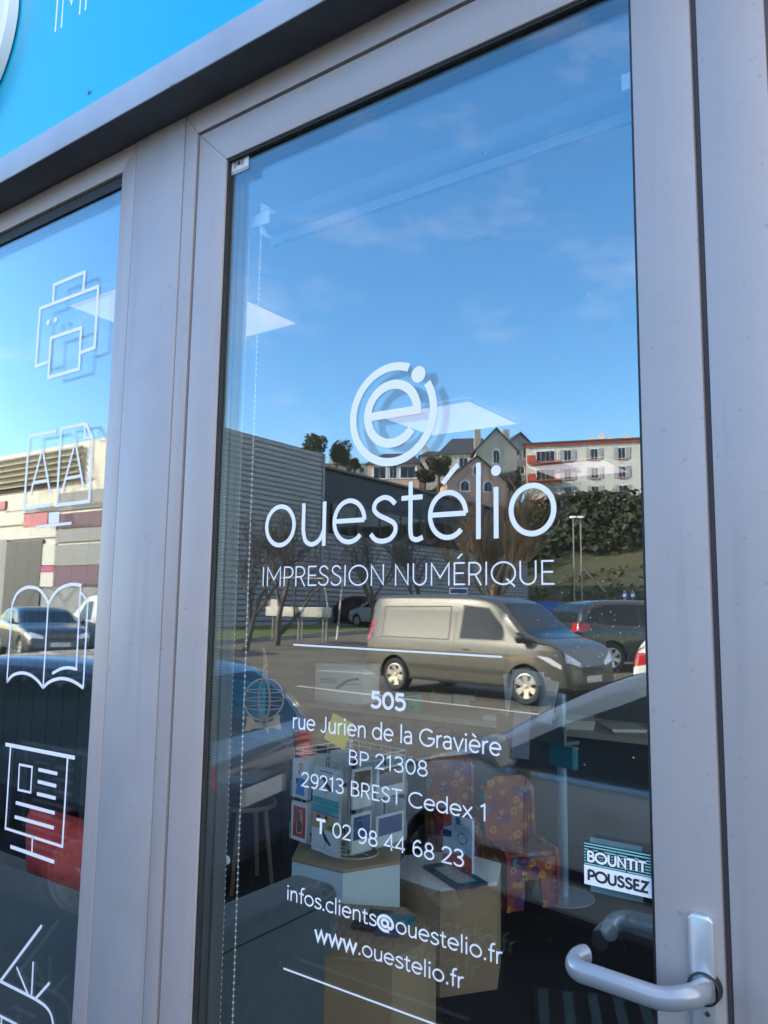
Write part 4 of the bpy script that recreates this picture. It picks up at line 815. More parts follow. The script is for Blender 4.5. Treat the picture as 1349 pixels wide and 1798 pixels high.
def poly_patch(bvh, pts, axis, sgn, off, m, name, par, res=.05, label=None):
    """convex polygon in side (axis y: pts=(x,z)) or end view (axis x: pts=(y,z)), laid on the body"""
    xs = [p[0] for p in pts]; zs = [p[1] for p in pts]; bm = bmesh.new()
    nx_ = max(2, int((max(xs)-min(xs))/res)); nz_ = max(2, int((max(zs)-min(zs))/res)); V = []
    for j in range(nz_+1):
        for i in range(nx_+1): V.append(bm.verts.new((min(xs)+(max(xs)-min(xs))*i/nx_, 0, min(zs)+(max(zs)-min(zs))*j/nz_)))
    for j in range(nz_):
        for i in range(nx_): k = j*(nx_+1)+i; bm.faces.new((V[k], V[k+1], V[k+nx_+2], V[k+nx_+1]))
    ar = sum(pts[i][0]*pts[(i+1) % len(pts)][1]-pts[(i+1) % len(pts)][0]*pts[i][1] for i in range(len(pts)))
    P = pts if ar > 0 else pts[::-1]
    for i in range(len(P)):
        a, b = P[i], P[(i+1) % len(P)]; d = Vector((b[0]-a[0], b[1]-a[1]))
        if d.length < 1e-4: continue
        n = Vector((d.y, 0, -d.x)).normalized()
        bmesh.ops.bisect_plane(bm, geom=bm.verts[:]+bm.edges[:]+bm.faces[:], plane_co=(a[0], 0, a[1]), plane_no=n, clear_outer=True)
    dead = []
    for v in bm.verts:
        if axis == 'y': o = Vector((v.co.x, sgn*3, v.co.z)); d = Vector((0,-sgn,0))
        elif axis == 'x': o = Vector((2+sgn*6, v.co.x, v.co.z)); d = Vector((-sgn,0,0))
        h, nrm, _, _ = bvh.ray_cast(o, d)
        if h is None or (axis == 'x' and ((sgn < 0 and h.x > 1.3) or (sgn > 0 and h.x < 1.7))) or nrm.dot(d)*(1 if nrm.dot(d) < 0 else -1) > -.12: dead.append(v); continue
        if nrm.dot(d) > 0: nrm = -nrm
        v.co = h+nrm*off
    if dead: bmesh.ops.delete(bm, geom=dead, context='VERTS')
    bmesh.ops.recalc_face_normals(bm, faces=bm.faces)
    bm.normal_update(); d0 = Vector((0,sgn,0)) if axis == 'y' else Vector((sgn,0,0))
    if sum((f.normal.dot(d0) for f in bm.faces), 0) < 0: bmesh.ops.reverse_faces(bm, faces=bm.faces[:])
    me = bpy.data.meshes.new(name); bm.to_mesh(me); bm.free(); me.materials.append(m); me.polygons.foreach_set('use_smooth', [True]*len(me.polygons))
    o = bpy.data.objects.new(name, me); COL.objects.link(o); o.parent = par
    if label: o['label'] = label
    return o
def rounded(pts, r=.05, n=3):
    out_ = []; k = len(pts)
    for i in range(k):
        p = Vector(pts[i]); a = (Vector(pts[i-1])-p); b = (Vector(pts[(i+1) % k])-p); ra = min(r, a.length*.4, b.length*.4)
        A_ = p+a.normalized()*ra; B_ = p+b.normalized()*ra
        for t in range(n+1): s_ = t/n; q = A_*(1-s_)**2+p*2*s_*(1-s_)+B_*s_*s_; out_.append((q.x, q.y))
    return out_
def make_car(typ, pm, name, label, group=None, cat='car', detail=1):
    T_ = TYPES[typ]; L = T_['L']; root = empty(name, (0,0,0), 0, label, cat, group)
    tp = catm(T_['top'], 5); hw0 = T_['w']
    rings = []
    for q in tp:
        x, zt = max(0, min(L, q.x)), q.y
        u = x/L; w_ = hw0*(1-.13*max(0, (u-.80)/.2)**2.2-.07*max(0, (.12-u)/.12)**2)
        if x > L-.12: w_ *= 1-.10*((x-L+.12)/.12)**2
        zb = .24 if .05 < u < .95 else .3
        bz = T_['belt'][0]*(1-u)+T_['belt'][1]*u; bz = min(bz, zt-.035) if zt > .75 else zb+(zt-zb)*.75
        g = max(0, zt-bz); tum = T_['tum']*min(1, g/.6)*(g/.6 if g < .6 else 1)*1.0
        rd = min(.09, g*.45); wt = w_*.975-tum
        h = [(0, zb), (.75*w_, zb), (.955*w_, zb+.03), (w_*.99, zb+.14*(bz-zb)/.7+.03), (w_, zb+.45*(bz-zb)), (w_*.995, zb+.72*(bz-zb)), (w_*.985, zb+.9*(bz-zb)), (w_*.965, bz),
             (w_*.95-(tum)*.30, bz+(g-rd)*.33), (w_*.955-tum*.66, bz+(g-rd)*.68), (wt, zt-rd), (wt-.035, zt-rd*.35), (wt*.82, zt-.008), (wt*.45, zt+.006), (0, zt+.012)]
        rings.append([(x, y, z) for y, z in h]+[(x, -y, z) for y, z in h[-2:0:-1]])
    n_ = len(rings[0]); mb = MB(); vs = [v for r_ in rings for v in r_]
    fs = [(i*n_+j, i*n_+(j+1) % n_, (i+1)*n_+(j+1) % n_, (i+1)*n_+j) for i in range(len(rings)-1) for j in range(n_)]
    fs += [tuple(range(n_))[::-1], tuple((len(rings)-1)*n_+j for j in range(n_))]
    mb.add(vs, fs); body = mb.build('body', [pm, m_plast], root, smooth=True, sharp=50)
    bm = bmesh.new(); bm.from_mesh(body.data); bvh = BVHTree.FromBMesh(bm); bm.free()
    # wheel arches
    for wx in T_['wx']:
        cm = MB()
        for s_ in (-1, 1): cm.lathe([(1e-4, s_*(hw0-.27)), (T_['r']+.055, s_*(hw0-.27)), (T_['r']+.055, s_*(hw0+.2)), (1e-4, s_*(hw0+.2))], 28, (wx, 0, T_['r']+.01), 'y')
        c = cm.build('cut', m_plast); bo = body.modifiers.new('b', 'BOOLEAN'); bo.object = c; bo.operation = 'DIFFERENCE'; bo.solver = 'EXACT'
        bpy.context.view_layer.update(); dg = bpy.context.evaluated_depsgraph_get(); me = bpy.data.meshes.new_from_object(body.evaluated_get(dg)); body.modifiers.clear(); body.data = me; bpy.data.objects.remove(c)
    for p in body.data.polygons:
        for wx in T_['wx']:
            dx_, dz_ = p.center.x-wx, p.center.z-T_['r']-.01
            if dx_*dx_+dz_*dz_ < (T_['r']+.056)**2 and abs(p.center.y) < hw0*.99 and abs(p.normal.y) < .98 or (dx_*dx_+dz_*dz_ < (T_['r']+.04)**2 and abs(p.center.y) < hw0-.2): p.material_index = 1 if len(body.data.materials) > 1 else 0
    # wheels
    first = None
    for wx in T_['wx']:
        for s_ in (-1, 1):
            r_ = T_['r']; y = s_*(hw0-.115)
            if first is None:
                we_ = empty('wheel'); mb = MB(); mb.lathe([(r_*.66,-.09),(r_*.90,-.105),(r_*.98,-.08),(r_,-.04),(r_,.04),(r_*.98,.08),(r_*.90,.105),(r_*.66,.09)], 32, axis='y'); mb.build('tyre', m_tyre, we_, smooth=True)
                mb = MB(); mb.lathe([(r_*.67,.092),(r_*.63,.095),(r_*.60,.05),(r_*.60,-.09)], 32, axis='y')
                for k in range(6):
                    a = 2*pi*k/6; M_ = Matrix.Rotation(a, 4, 'Y'); sp = MB(); sp.add([(r_*.12,.075,-.035),(r_*.62,.088,-.055),(r_*.62,.088,.055),(r_*.12,.075,.035),(r_*.12,.03,-.035),(r_*.62,.03,-.05),(r_*.62,.03,.05),(r_*.12,.03,.035)],
                        [(0,1,2,3),(7,6,5,4),(0,4,5,1),(1,5,6,2),(2,6,7,3),(3,7,4,0)]); sp.xform(M_); mb.add(sp.v, sp.f)
                mb.lathe([(1e-4,.088),(r_*.13,.085),(r_*.17,.07),(r_*.17,.02)], 20, axis='y'); mb.build('rim', m_rim, we_, smooth=True, sharp=30)
                mb = MB(); mb.lathe([(1e-4,.012),(r_*.62,.012)], 28, axis='y'); mb.build('brake_disc', m_plast, we_)
                first = we_; wl = we_
            else: wl = copy_tree(first)
            wl.parent = root; wl.location = (wx, y, r_); wl.rotation_euler = (0, .4*wx, 0 if s_ > 0 else pi)
    bz = lambda x: T_['belt'][0]*(1-x/L)+T_['belt'][1]*x/L
    def topz(x):
        for a, b in zip(tp[:-1], tp[1:]):
            if a.x <= x <= b.x and b.x > a.x: return a.y+(b.y-a.y)*(x-a.x)/(b.x-a.x)
        return .5
    PP = lambda *a, **k: poly_patch(bvh, *a, **k)
    # side windows
    cowl = next(p.x for p in reversed(tp) if p.y > T_['belt'][1]+.12)
    head = next(p.x for p in reversed(tp) if p.y > max(q.y for q in tp)-.13)
    wins = []
    if typ == 'van': wins = [[(2.35,bz(2.35)+.05),(3.32,bz(3.3)+.06),(3.25,1.28),(2.92,1.60),(2.40,1.64)]]
    else:
        rx = next(p.x for p in tp if p.y > bz(0)+.25); tx = lambda x: topz(x)-.13
        mid = (rx+cowl)/2-.05
        wins = [[(mid+.05,bz(mid)+.04),(cowl-.15,bz(cowl)+.05),((cowl+head)/2-.12,tx((cowl+head)/2-.12)-.02),(head-.15,tx(head-.15)),(mid+.05,tx(mid))],
                [(rx+.55,bz(rx)+.05),(mid-.03,bz(mid)+.04),(mid-.03,tx(mid)),(rx+.75,tx(rx+.75)),(rx+.55,tx(rx+.6)-.02)],
                [(rx+.12,bz(rx)+.10),(rx+.50,bz(rx)+.06),(rx+.50,tx(rx+.5)-.02),(rx+.32,tx(rx+.32)-.03)]]
    for s_ in (-1, 1):
        for k, wp in enumerate(wins):
            if detail: PP([(p[0]+(.025 if p[0] > sum(q[0] for q in wp)/len(wp) else -.025), p[1]+(.02 if p[1] > sum(q[1] for q in wp)/len(wp) else -.02)) for p in wp], 'y', s_, .003, m_plast, 'window_trim', root)
            PP(rounded(wp), 'y', s_, .006, m_cglass, 'side_window', root)
    # windscreen, rear window, lamps, bumpers, plate
    zc_, zh = topz(cowl)+.0, topz(head)-.03
    PP(rounded([(-hw0*.84,zc_+.01),(hw0*.84,zc_+.01),(hw0*.66,zh),(-hw0*.66,zh)]), 'x', 1, .006, m_cglass, 'windscreen', root)
    zr0 = bz(0)+.06; zr1 = max(q.y for q in tp)-.13
    PP(rounded([(-hw0*.78,zr0),(hw0*.78,zr0),(hw0*.66,zr1),(-hw0*.66,zr1)]), 'x', -1, .006, m_cglass, 'rear_window', root)
    for s_ in (-1, 1):
        PP(rounded([(s_*hw0*.50,.60),(s_*hw0*.50,.68),(s_*hw0*.88,.80),(s_*hw0*.88,.64)] if typ != 'van' else [(s_*hw0*.45,.66),(s_*hw0*.45,.73),(s_*hw0*.87,.90),(s_*hw0*.87,.74)], .02), 'x', 1, .008, m_lamp, 'headlight', root, res=.03)
        PP(rounded([(L-.62,.84),(L-.30,.70),(L-.14,.62),(L-.14,.70),(L-.35,.82)] if typ == 'van' else [(L-.5,.76),(L-.12,.60),(L-.12,.68),(L-.3,.77)], .02), 'y', s_, .008, m_lamp, 'headlight', root, res=.03)
        zt_ = (.95, 1.35) if typ in ('van', 'mpv') else ((.95, 1.15) if typ == 'suv' else (.78, .97))
        PP(rounded([(s_*hw0*(.84 if typ == 'van' else .58),zt_[0]),(s_*hw0*.93,zt_[0]-.03),(s_*hw0*.93,zt_[1]),(s_*hw0*(.84 if typ == 'van' else .62),zt_[1])], .02), 'x', -1, .008, m_tail, 'tail_light', root, res=.03)
        PP(rounded([(.01,zt_[0]-.02),(.12 if typ == 'van' else .34,zt_[0]+.05),(.14 if typ == 'van' else .28,zt_[1]),(.03,zt_[1])], .02), 'y', s_, .008, m_tail, 'tail_light', root, res=.03)
        # mirror, handles, mouldings
        mb = MB(); mx_ = cowl-.32; mb.lathe([(1e-4,-.10),(.05,-.085),(.075,-.02),(.075,.04),(.06,.06),(1e-4,.065)], 14, (0,0,0), 'x'); mb.xform(Matrix.Translation((mx_, s_*(hw0+.10), bz(mx_)+.13)) @ Matrix.Rotation(pi, 4, 'Z') @ Matrix.Scale(1.25, 4, (0,0,1)))
        mb.tube([(mx_, s_*(hw0-.04), bz(mx_)+.05), (mx_, s_*(hw0+.06), bz(mx_)+.10)], .025, 6); mb.build('door_mirror', m_plast if typ == 'van' else pm, root, smooth=True)
        if detail:
            for hx in ((2.42,) if typ == 'van' else (cowl-1.0, cowl-1.85)):
                PP([(hx,.80+.06),(hx+.17,.80+.06),(hx+.17,.885),(hx,.885)], 'y', s_, .02, m_plast if typ == 'van' else pm, 'door_handle', root, res=.04)
            PP([(1.15,.50),(L-1.22,.48),(L-1.22,.55),(1.15,.57)], 'y', s_, .014, m_plast if typ != 'van' else mat('moulding_grey', (.035,.034,.03), .5), 'side_moulding', root)
            PP([(1.15,.27),(L-1.2,.27),(L-1.2,.31),(1.15,.31)], 'y', s_, .006, m_plast, 'sill', root)
            for sx in ((2.22, 3.38) if typ == 'van' else (cowl-.45, cowl-1.25, cowl-2.05)):
                PP([(sx,.33),(sx+.012,.33),(sx+.012,bz(sx)+(.5 if typ == 'van' and sx < 2.5 else 0)),(sx,bz(sx)+(.5 if typ == 'van' and sx < 2.5 else 0))], 'y', s_, .0025, m_plast, 'door_gap', root, res=.1)
            if typ == 'van':
                for (a, b) in (((.42,1.02),(2.10,1.02)), ((.42,1.60),(2.10,1.62))): PP([a, b, (b[0],b[1]+.018), (a[0],a[1]+.018)], 'y', s_, .004, mat('pressing_line', (.03,.028,.02), .6), 'panel_pressing', root)
                PP([(.42,1.03),(.438,1.03),(.438,1.6),(.42,1.6)], 'y', s_, .004, MAT['pressing_line'], 'panel_pressing', root); PP([(2.09,1.03),(2.108,1.03),(2.108,1.62),(2.09,1.62)], 'y', s_, .004, MAT['pressing_line'], 'panel_pressing', root)
                mb = MB(); mb.box(.62,1.6,s_*.9-.0005,s_*.9+.0005,1.1,1.1001)
    if typ == 'mpv':
        for s_ in (-1, 1): PP([(.6,bz(.6)+.0),(cowl-.2,bz(cowl)+.0),(cowl-.2,bz(cowl)+.022),(.6,bz(.6)+.022)], 'y', s_, .010, m_chrome, 'chrome_strip', root)
    PP(rounded([(-.26,.40),(.26,.40),(.26,.51),(-.26,.51)], .01), 'x', 1, .012, m_plate_w, 'front_plate', root, res=.1)
    zp = .52 if typ != 'hatch' else .62
    PP(rounded([(-.26,zp),(.26,zp),(.26,zp+.11),(-.26,zp+.11)], .01), 'x', -1, .012, m_plate_w, 'rear_plate', root, res=.1)
    PP([(-.35,.56),(.35,.56),(.42,.64),(-.42,.64)], 'x', 1, .006, m_plast, 'grille', root, res=.05)
    PP([(-.55,.30),(.55,.30),(.60,.38),(-.60,.38)], 'x', 1, .006, m_plast, 'air_intake', root, res=.05)
    PP([(-.7,.30),(.7,.30),(.7,.36),(-.7,.36)], 'x', -1, .006, m_plast, 'rear_bumper_strip', root, res=.06)
    return root
def put(root, head_v, anchor, world_pt, ground=True):
    """head_v: heading as seen in the glass; anchor: car-local point that lands on world_pt"""
    a = math.atan2(-head_v[1], head_v[0]); R = Matrix.Rotation(a, 3, 'Z'); o = Vector(world_pt)-R @ Vector(anchor)
    root.location = (o.x, o.y, gz(-(o.y), o.x) if ground else o.z); root.rotation_euler = (0, 0, a)
def bearing(deg): return (sin(rad(deg)), cos(rad(deg)))
p_grey = paint('taupe', (.078,.074,.056), .15, .42, .5)
van = make_car('van', p_grey, 'delivery_van', 'grey brown panel van parked alone, reflected in the middle of the door', cat='van')
put(van, bearing(98), (.80, .80, 0), gpt(697, 1213))
mpv = make_car('mpv', paint('silver', (.72,.61,.50), .0, .45, .35), 'parked_car', 'silver grey people carrier parked nearest the shop with its nose to the left', 'cars parked in front of the shop')
ANC = M_dep(893, 1380, 4.4)
put(mpv, bearing(-79), (2.95, -.87, .94), ANC)
sed = make_car('hatch', paint('midnight', (.07,.09,.14), .3), 'parked_car', 'dark blue car seen from behind at lower left with red tail lights', 'cars parked in front of the shop')
put(sed, bearing(-104), (0, -.05, .66), mir(atz(452, 1350, .56)))
bl = make_car('sedan', paint('black', (.02,.02,.022), .3), 'parked_car', 'black car with headlights facing right across the lot at far left', 'cars across the lot')
put(bl, bearing(108), (4.3, .6, .66), M_dep(62, 1116, 21))
wv = make_car('van', paint('white', (.62,.60,.55), 0), 'delivery_van', 'white van parked by the striped building at the far left', cat='van', detail=0)
put(wv, bearing(-80), (4.45, -.6, .66), M_dep(122, 1093, 25.5))
sh = make_car('hatch', paint('light_silver', (.42,.43,.44), .5), 'parked_car', 'light silver car behind the tail of the grey brown van', 'cars across the lot', detail=0)
put(sh, bearing(-75), (3.25, -.75, 0), gpt(628, 1101))
dk = make_car('hatch', paint('dark_wine', (.07,.012,.02), .3), 'parked_car', 'dark wine red car beside the light silver car', 'cars across the lot', detail=0)
put(dk, bearing(-75), (3.25, -.75, 0), gpt(585, 1094))
nv = make_car('sedan', paint('navy', (.02,.03,.07), .4), 'parked_car', 'navy car mostly hidden behind the light silver car', 'cars across the lot', detail=0)
put(nv, bearing(-80), (3.6, -.75, 0), gpt(650, 1096))
suv = make_car('suv', paint('charcoal', (.03,.03,.032), .3), 'parked_car', 'dark off-road car with red tail lights behind the nose of the grey brown van', 'cars across the lot')
put(suv, bearing(42), (0, 0, 1.0), M_dep(985, 1092, 19))
wc = make_car('hatch', paint('white2', (.68,.67,.63), 0), 'parked_car', 'white car parked by the two round blue signs', 'cars across the lot', detail=0)
put(wc, bearing(80), (.1, .7, .9), M_dep(1104, 1090, 28))
w2 = make_car('hatch', paint('white3', (.7,.69,.64), 0), 'parked_car', 'white car with red tail light cut off by the right edge of the door glass', 'cars across the lot', detail=0)
put(w2, bearing(85), (.05, .6, .9), M_dep(1122, 1160, 12.0))

# ---- buildings across the lot
WX_, WY_ = -26.9, 21.65
def AW(px, py): return mir(aty(px, py, WY_))
cb = empty('commercial_building', (WX_, -WY_, 0), 0, 'sunlit white commercial building with louvred top and pink and purple blocks', 'building')
o_ = Vector((WX_,-WY_,0))
m_cream = mat('cream_render', (.62,.58,.48), .8, noise=.06, nscale=.8); m_gb = mat('grey_cladding', (.20,.21,.20), .6)
mb = MB(); mb.box(-24, 0, -9.3, 0, -.5, 9.75); mb.build('block', m_cream, cb)
def apanel(px0, py0, px1, py1, m, name, dep=.12):
    a = AW(px0, (py0+py1)/2); b = AW(px1, (py0+py1)/2); zt_ = AW((px0+px1)/2, py0).z; zb_ = AW((px0+px1)/2, py1).z
    mb = MB(); mb.box(a.x-o_.x, min(b.x-o_.x, -.02), 0.004, dep, zb_, zt_); return mb.build(name, m, cb)
x1 = AW(148, 800).x-o_.x; lz1, lz0 = 9.6, AW(60, 853).z
mb = MB(); z = lz0
while z < lz1: mb.add([(-24,.12,z),(x1,.12,z),(x1,.32,z-.02),(-24,.32,z-.02),(-24,.12,z+.13),(x1,.12,z+.13),(x1,.32,z+.02),(-24,.32,z+.02)], [(0,1,2,3),(4,7,6,5),(3,2,6,7),(0,4,5,1),(0,3,7,4),(1,5,6,2)]); z += .32
mb.build('louvre', mat('louvre_metal', (.30,.28,.20), .6), cb)
apanel(-40, 853, 104, 862, mat('dark_trim', (.05,.04,.035), .8), 'trim_band', .18)  # dark band along the bottom of the louvres
m_pk = mat('salmon_panel', (.42,.12,.13), .6); m_pu = mat('purple_panel', (.10,.04,.07), .6); m_mg = mat('magenta_panel', (.36,.03,.13), .6); m_lg = mat('light_panel', (.50,.49,.42), .6)
for i, (a, m) in enumerate((((104,862,190,893), m_gb), ((-60,884,10,898), m_pk), ((10,893,104,901), m_gb), ((-60,903,44,925), m_lg), ((44,902,86,925), m_pk), ((105,899,190,925), m_pu), ((-60,926,100,948), m_lg), ((100,928,190,950), m_gb),
     ((-60,950,8,1120), m_gb), ((8,950,72,1120), mat('shutter_recess', (.03,.035,.035), .5)), ((72,955,98,992), m_lg), ((98,955,190,992), m_gb), ((72,994,96,1004), m_mg), ((96,994,190,1030), m_pu), ((72,1005,96,1030), m_lg), ((72,1031,190,1120), m_gb))):
    apanel(*a, m, 'facade_block', .10+.006*(i % 5))
m_rib = seams_mat('ribbed_cladding', (.27,.30,.33), .26, .34, axis=2, rough=.45, dark=.38)  # walls are flat; shade between the ribs is painted as dark bands
m_ribd = seams_mat('dark_ribbed_cladding', (.035,.045,.065), .22, .3, axis=2, rough=.4, dark=.5)
mb = MB(); mb.box(.001, .12, -9.35, .12, -.5, 9.92); mb.build('ribbed_side_wall', m_rib, cb)
mb = MB(); mb.box(.0, .18, -9.52, -9.355, -.5, 9.92); mb.build('corner_trim', mat('corner_trim_metal', (.2,.22,.24), .4), cb)
wh = empty('warehouse', (WX_, -31.2, 0), 0, 'long dark blue warehouse with ribbed cladding running away behind the bare trees', 'building')
mb = MB(); mb.box(-25, 0, -26.5, -.05, 5.62, 9.14); mb.build('upper_wall', m_ribd, wh)
mb = MB(); mb.box(-25, .05, -26.5, -.05, -.5, 5.6); mb.build('lower_wall', m_rib, wh)
mb = MB(); mb.box(-25, .25, -26.6, .0, 9.14, 9.26); mb.build('roof', mat('roof_metal', (.05,.055,.06), .5), wh)
mb = MB(); mb.box(.0, .06, -14.5, -.8, 5.65, 7.3); wdw = mb.build('window', m_cglass, wh)
mb = MB()
for k in range(7): mb.box(.06, .1, -14.5+2.28*k-.05, -14.5+2.28*k+.05, 5.65, 7.3)
mb.build('frame', m_plast, wdw)

# ---- apartment block
D_A = 118; ap = M_dep(925, 893, D_A); u_w = Vector((.956, -.292, 0))
az = M_dep(925, 779, D_A).z-ap.z
apt = empty('apartment_block', ap, math.atan2(u_w.y, u_w.x), 'white four storey apartment block with red balconies on the hill', 'building')
m_apw = mat('white_render', (.62,.59,.52), .8, noise=.05, nscale=.5); m_red = mat('red_paint', (.45,.06,.03), .6); m_shut = mat('grey_shutter', (.33,.34,.32), .6); m_wf = mat('window_frame_white', (.7,.7,.7), .5)
mb = MB(); mb.box(0, 44, -11, 0, -2.5, az); mb.build('wall', m_apw, apt); mb = MB(); mb.box(-.5, 44.5, -11.5, .5, az, az+.25); mb.build('roof', mat('roof_felt_dark', (.05,.045,.05), .8), apt)
mb = MB(); mb.box(-.3, 44.3, -.2, .35, az-.32, az-.01); mb.build('red_fascia', m_red, apt); mb = MB(); mb.box(-.1, 44, -.1, .25, 0.95, 1.25); mb.build('red_band', m_red, apt)
sp_ = 45/FPX*D_A; fl = 32.6/FPX*D_A; zr = [az-(792-772)/FPX*D_A-.95-fl*k for k in range(3)]
for c in range(9):
    for r_ in range(3):
        if c == 0 and r_ == 2: continue
        x = (952-925)/FPX*D_A+c*sp_ + (.0 if c else .6); z = zr[r_]-.1; wd_ = 1.1 if c else 2.8
        mb = MB(); mb.box(x-wd_/2, x+wd_/2, .0, .06, z, z+1.75 if c else z+2.0); f_ = mb.build('window', m_wf, apt)
        mb = MB(); n_p = 2 if c else 4
        for k in range(n_p): mb.box(x-wd_/2+.07+k*(wd_-.1)/n_p, x-wd_/2+(k+1)*(wd_-.1)/n_p, .06, .075, z+.08, z+1.65)
        mb.build('pane', m_cglass, f_)
        if c:
            for s_ in (-1, 1): mb = MB(); mb.box(x+s_*(wd_/2+.32)-.30, x+s_*(wd_/2+.32)+.30, .02, .09, z, z+1.75); mb.build('shutter', m_shut, apt)
            mb = MB(); mb.box(x-wd_/2-.1, x+wd_/2+.1, 0, .16, z-.12, z); mb.build('sill', m_red, apt)
        else:
            mb = MB(); mb.box(x-2.6, x+2.4, .0, 1.3, z-.25, z-.05); bl_ = mb.build('balcony', m_red, apt)
            mb = MB(); mb.box(x-2.6, x-1.3, 1.25, 1.3, z-.05, z+.9); mb.box(x-2.6, x-2.55, 0, 1.25, z-.05, z+1.0); mb.build('balcony_panel', m_red, bl_)
            mb = MB(); mb.box(x-.9, x+2.4, 1.26, 1.29, z+.95, z+1.0)
            for k in range(16): mb.box(x-.9+.21*k, x-.88+.21*k, 1.265, 1.285, z-.05, z+.95)
            mb.build('railing', m_plast, bl_)
for k, (x, w_, h_) in enumerate(((9,1.2,1.6),(10.6,1.0,2.0),(12,.9,1.4),(14,1.6,1.5))): mb = MB(); mb.box(x, x+w_, -6, -4.8, az+.25, az+.25+h_); mb.build('chimney', m_apw, apt)
for k in range(8): mb = MB(); mb.box(3+4.6*k, 6.4+4.6*k, 0, .05, -1.6, .6); mb.build('garage_opening', m_shut, apt)

# ---- houses on the hill
m_slate = mat('slate_roof', (.045,.045,.055), .6, noise=.2, nscale=3)
def house(px, base, dep, w_, eave, ridge, dpt, rot, wallc, lab, gable=True, wins=(), roofm=None, chim=True, dormer=False, group=None):
    p = M_dep(px, base, dep); yo = (CAM-p); a = math.atan2(yo.y, yo.x)-pi/2+rad(rot)
    h = empty('house', p, a, lab, 'house', group); wm = mat('wall_'+'_'.join('%.2f' % c for c in wallc), wallc, .85, noise=.08, nscale=1)
    mb = MB(); mb.box(-w_/2, w_/2, -dpt, 0, -4, eave)
    if gable: mb.add([(-w_/2,0,eave),(w_/2,0,eave),(0,0,ridge),(-w_/2,-dpt,eave),(w_/2,-dpt,eave),(0,-dpt,ridge)], [(0,1,2),(5,4,3),(0,2,5,3),(1,4,5,2)])
    mb.build('wall', wm, h); e = .35; t = .16; mb = MB()
    if gable:
        sl_ = (ridge-eave)/(w_/2); zz = eave-e*sl_
        for s_ in (-1, 1):
            A_ = [(s_*(w_/2+e), .3, zz+.05), (0, .3, ridge+.05), (0, -dpt-.3, ridge+.05), (s_*(w_/2+e), -dpt-.3, zz+.05)]
            mb.add([(x,y,z) for x,y,z in A_]+[(x,y,z+t) for x,y,z in A_], [(0,1,2,3),(7,6,5,4),(0,4,5,1),(1,5,6,2),(2,6,7,3),(3,7,4,0)])
    else:
        hip = min(w_*.2, dpt*.4); A_ = [(-w_/2-e,.35,eave),(w_/2+e,.35,eave),(w_/2+e,-dpt-.35,eave),(-w_/2-e,-dpt-.35,eave),(-w_/2+hip,-dpt/2,ridge),(w_/2-hip,-dpt/2,ridge)]
        mb.add(A_, [(0,1,5,4),(1,2,5),(2,3,4,5),(3,0,4),(3,2,1,0)])
    rf = mb.build('roof', roofm or m_slate, h)
    if chim:
        for s_ in (-1, 1): mb = MB(); mb.box(s_*w_*.36-.45, s_*w_*.36+.45, -dpt*.55-.3, -dpt*.55+.3, eave, ridge+.9); mb.build('chimney', wm, rf)
    for (x, z, ww, hh, arch) in wins:
        mb = MB(); P = [(x-ww/2,z),(x+ww/2,z),(x+ww/2,z+hh)]+([(x+ww/2*cos(t_), z+hh+ww/2*sin(t_)) for t_ in [pi*k/6 for k in range(1, 6)]] if arch else [])+[(x-ww/2,z+hh)]
        n_ = len(P); fr2 = [(x+(p_[0]-x)*1.3, z+(p_[1]-z)*1.1-.1) for p_ in P]
        mb.add([(q[0],0.0,q[1]) for q in fr2]+[(q[0],.07,q[1]) for q in fr2], [tuple(range(n_)), tuple(range(n_,2*n_))[::-1]]+[(i,(i+1)%n_,n_+(i+1)%n_,n_+i) for i in range(n_)]); f_ = mb.build('window', m_wf, h)
        mb = MB()
        for s_ in (-1, 1): mb.add([(q[0],.085,q[1]) for q in [(x+s_*.03, z+.05),(x+s_*ww/2*.95,z+.05),(x+s_*ww/2*.95,z+hh),(x+s_*.03,z+hh+(ww*.4 if arch else 0))]], [(0,1,2,3)])
        mb.build('pane', m_cglass, f_)
    return h
k9 = 95/FPX
house(838, 872, 95, 108*k9, 27*k9, 71*k9, 9, -14, (.50,.33,.25), 'pink gabled house with three arched windows below the grey apartment gable', wins=((0,38*k9,.9,.9,True),(-22*k9,9*k9,1.0,.9,True),(20*k9,9*k9,1.0,.9,True)), chim=False)
house(872, 835, 104, 5.6, 3.4, 6.4, 8, -8, (.42,.40,.33), 'tall grey stone gable house behind the pink gabled house', wins=((0,1.6,.8,1.6,True),(-1.3,-2.2,.8,1.2,False),(1.4,-2.2,.8,1.2,False)))
house(818, 822, 108, 7.4, 2.0, 5.0, 7, 4, (.50,.47,.38), 'house with long dark slate roof left of the grey stone gable', gable=False, wins=((-.3,.1,1.2,1.3,False),(2.4,.1,.8,1.3,False)), chim=False)
house(914, 800, 122, 4.8, 1.4, 3.6, 8, -20, (.24,.25,.25), 'narrow slate grey house squeezed beside the white apartment block', wins=((-.9,-.5,.9,1.3,False),(.9,-.5,.9,1.3,False),(0,-3,1.2,1.2,False)))
k8 = 100/FPX
house(690, 848, 100, 92*k8, 34*k8, 62*k8, 7, 10, (.50,.36,.27), 'small pink house with dark hipped roof and three windows in a row', gable=False, wins=((-24*k8,8*k8,1.6,1.5,False),(0,8*k8,.9,1.9,False),(26*k8,8*k8,1.9,1.5,False)), chim=False)
house(600, 832, 118, 5.0, 1.5, 2.3, 6, 5, (.55,.52,.42), 'low cream house among the evergreen trees, left one of two', gable=False, wins=((-1,.1,.8,.9,False),(1.1,.1,.8,.9,False)), roofm=mat('pale_roof', (.3,.28,.24), .7), group='low cream houses')
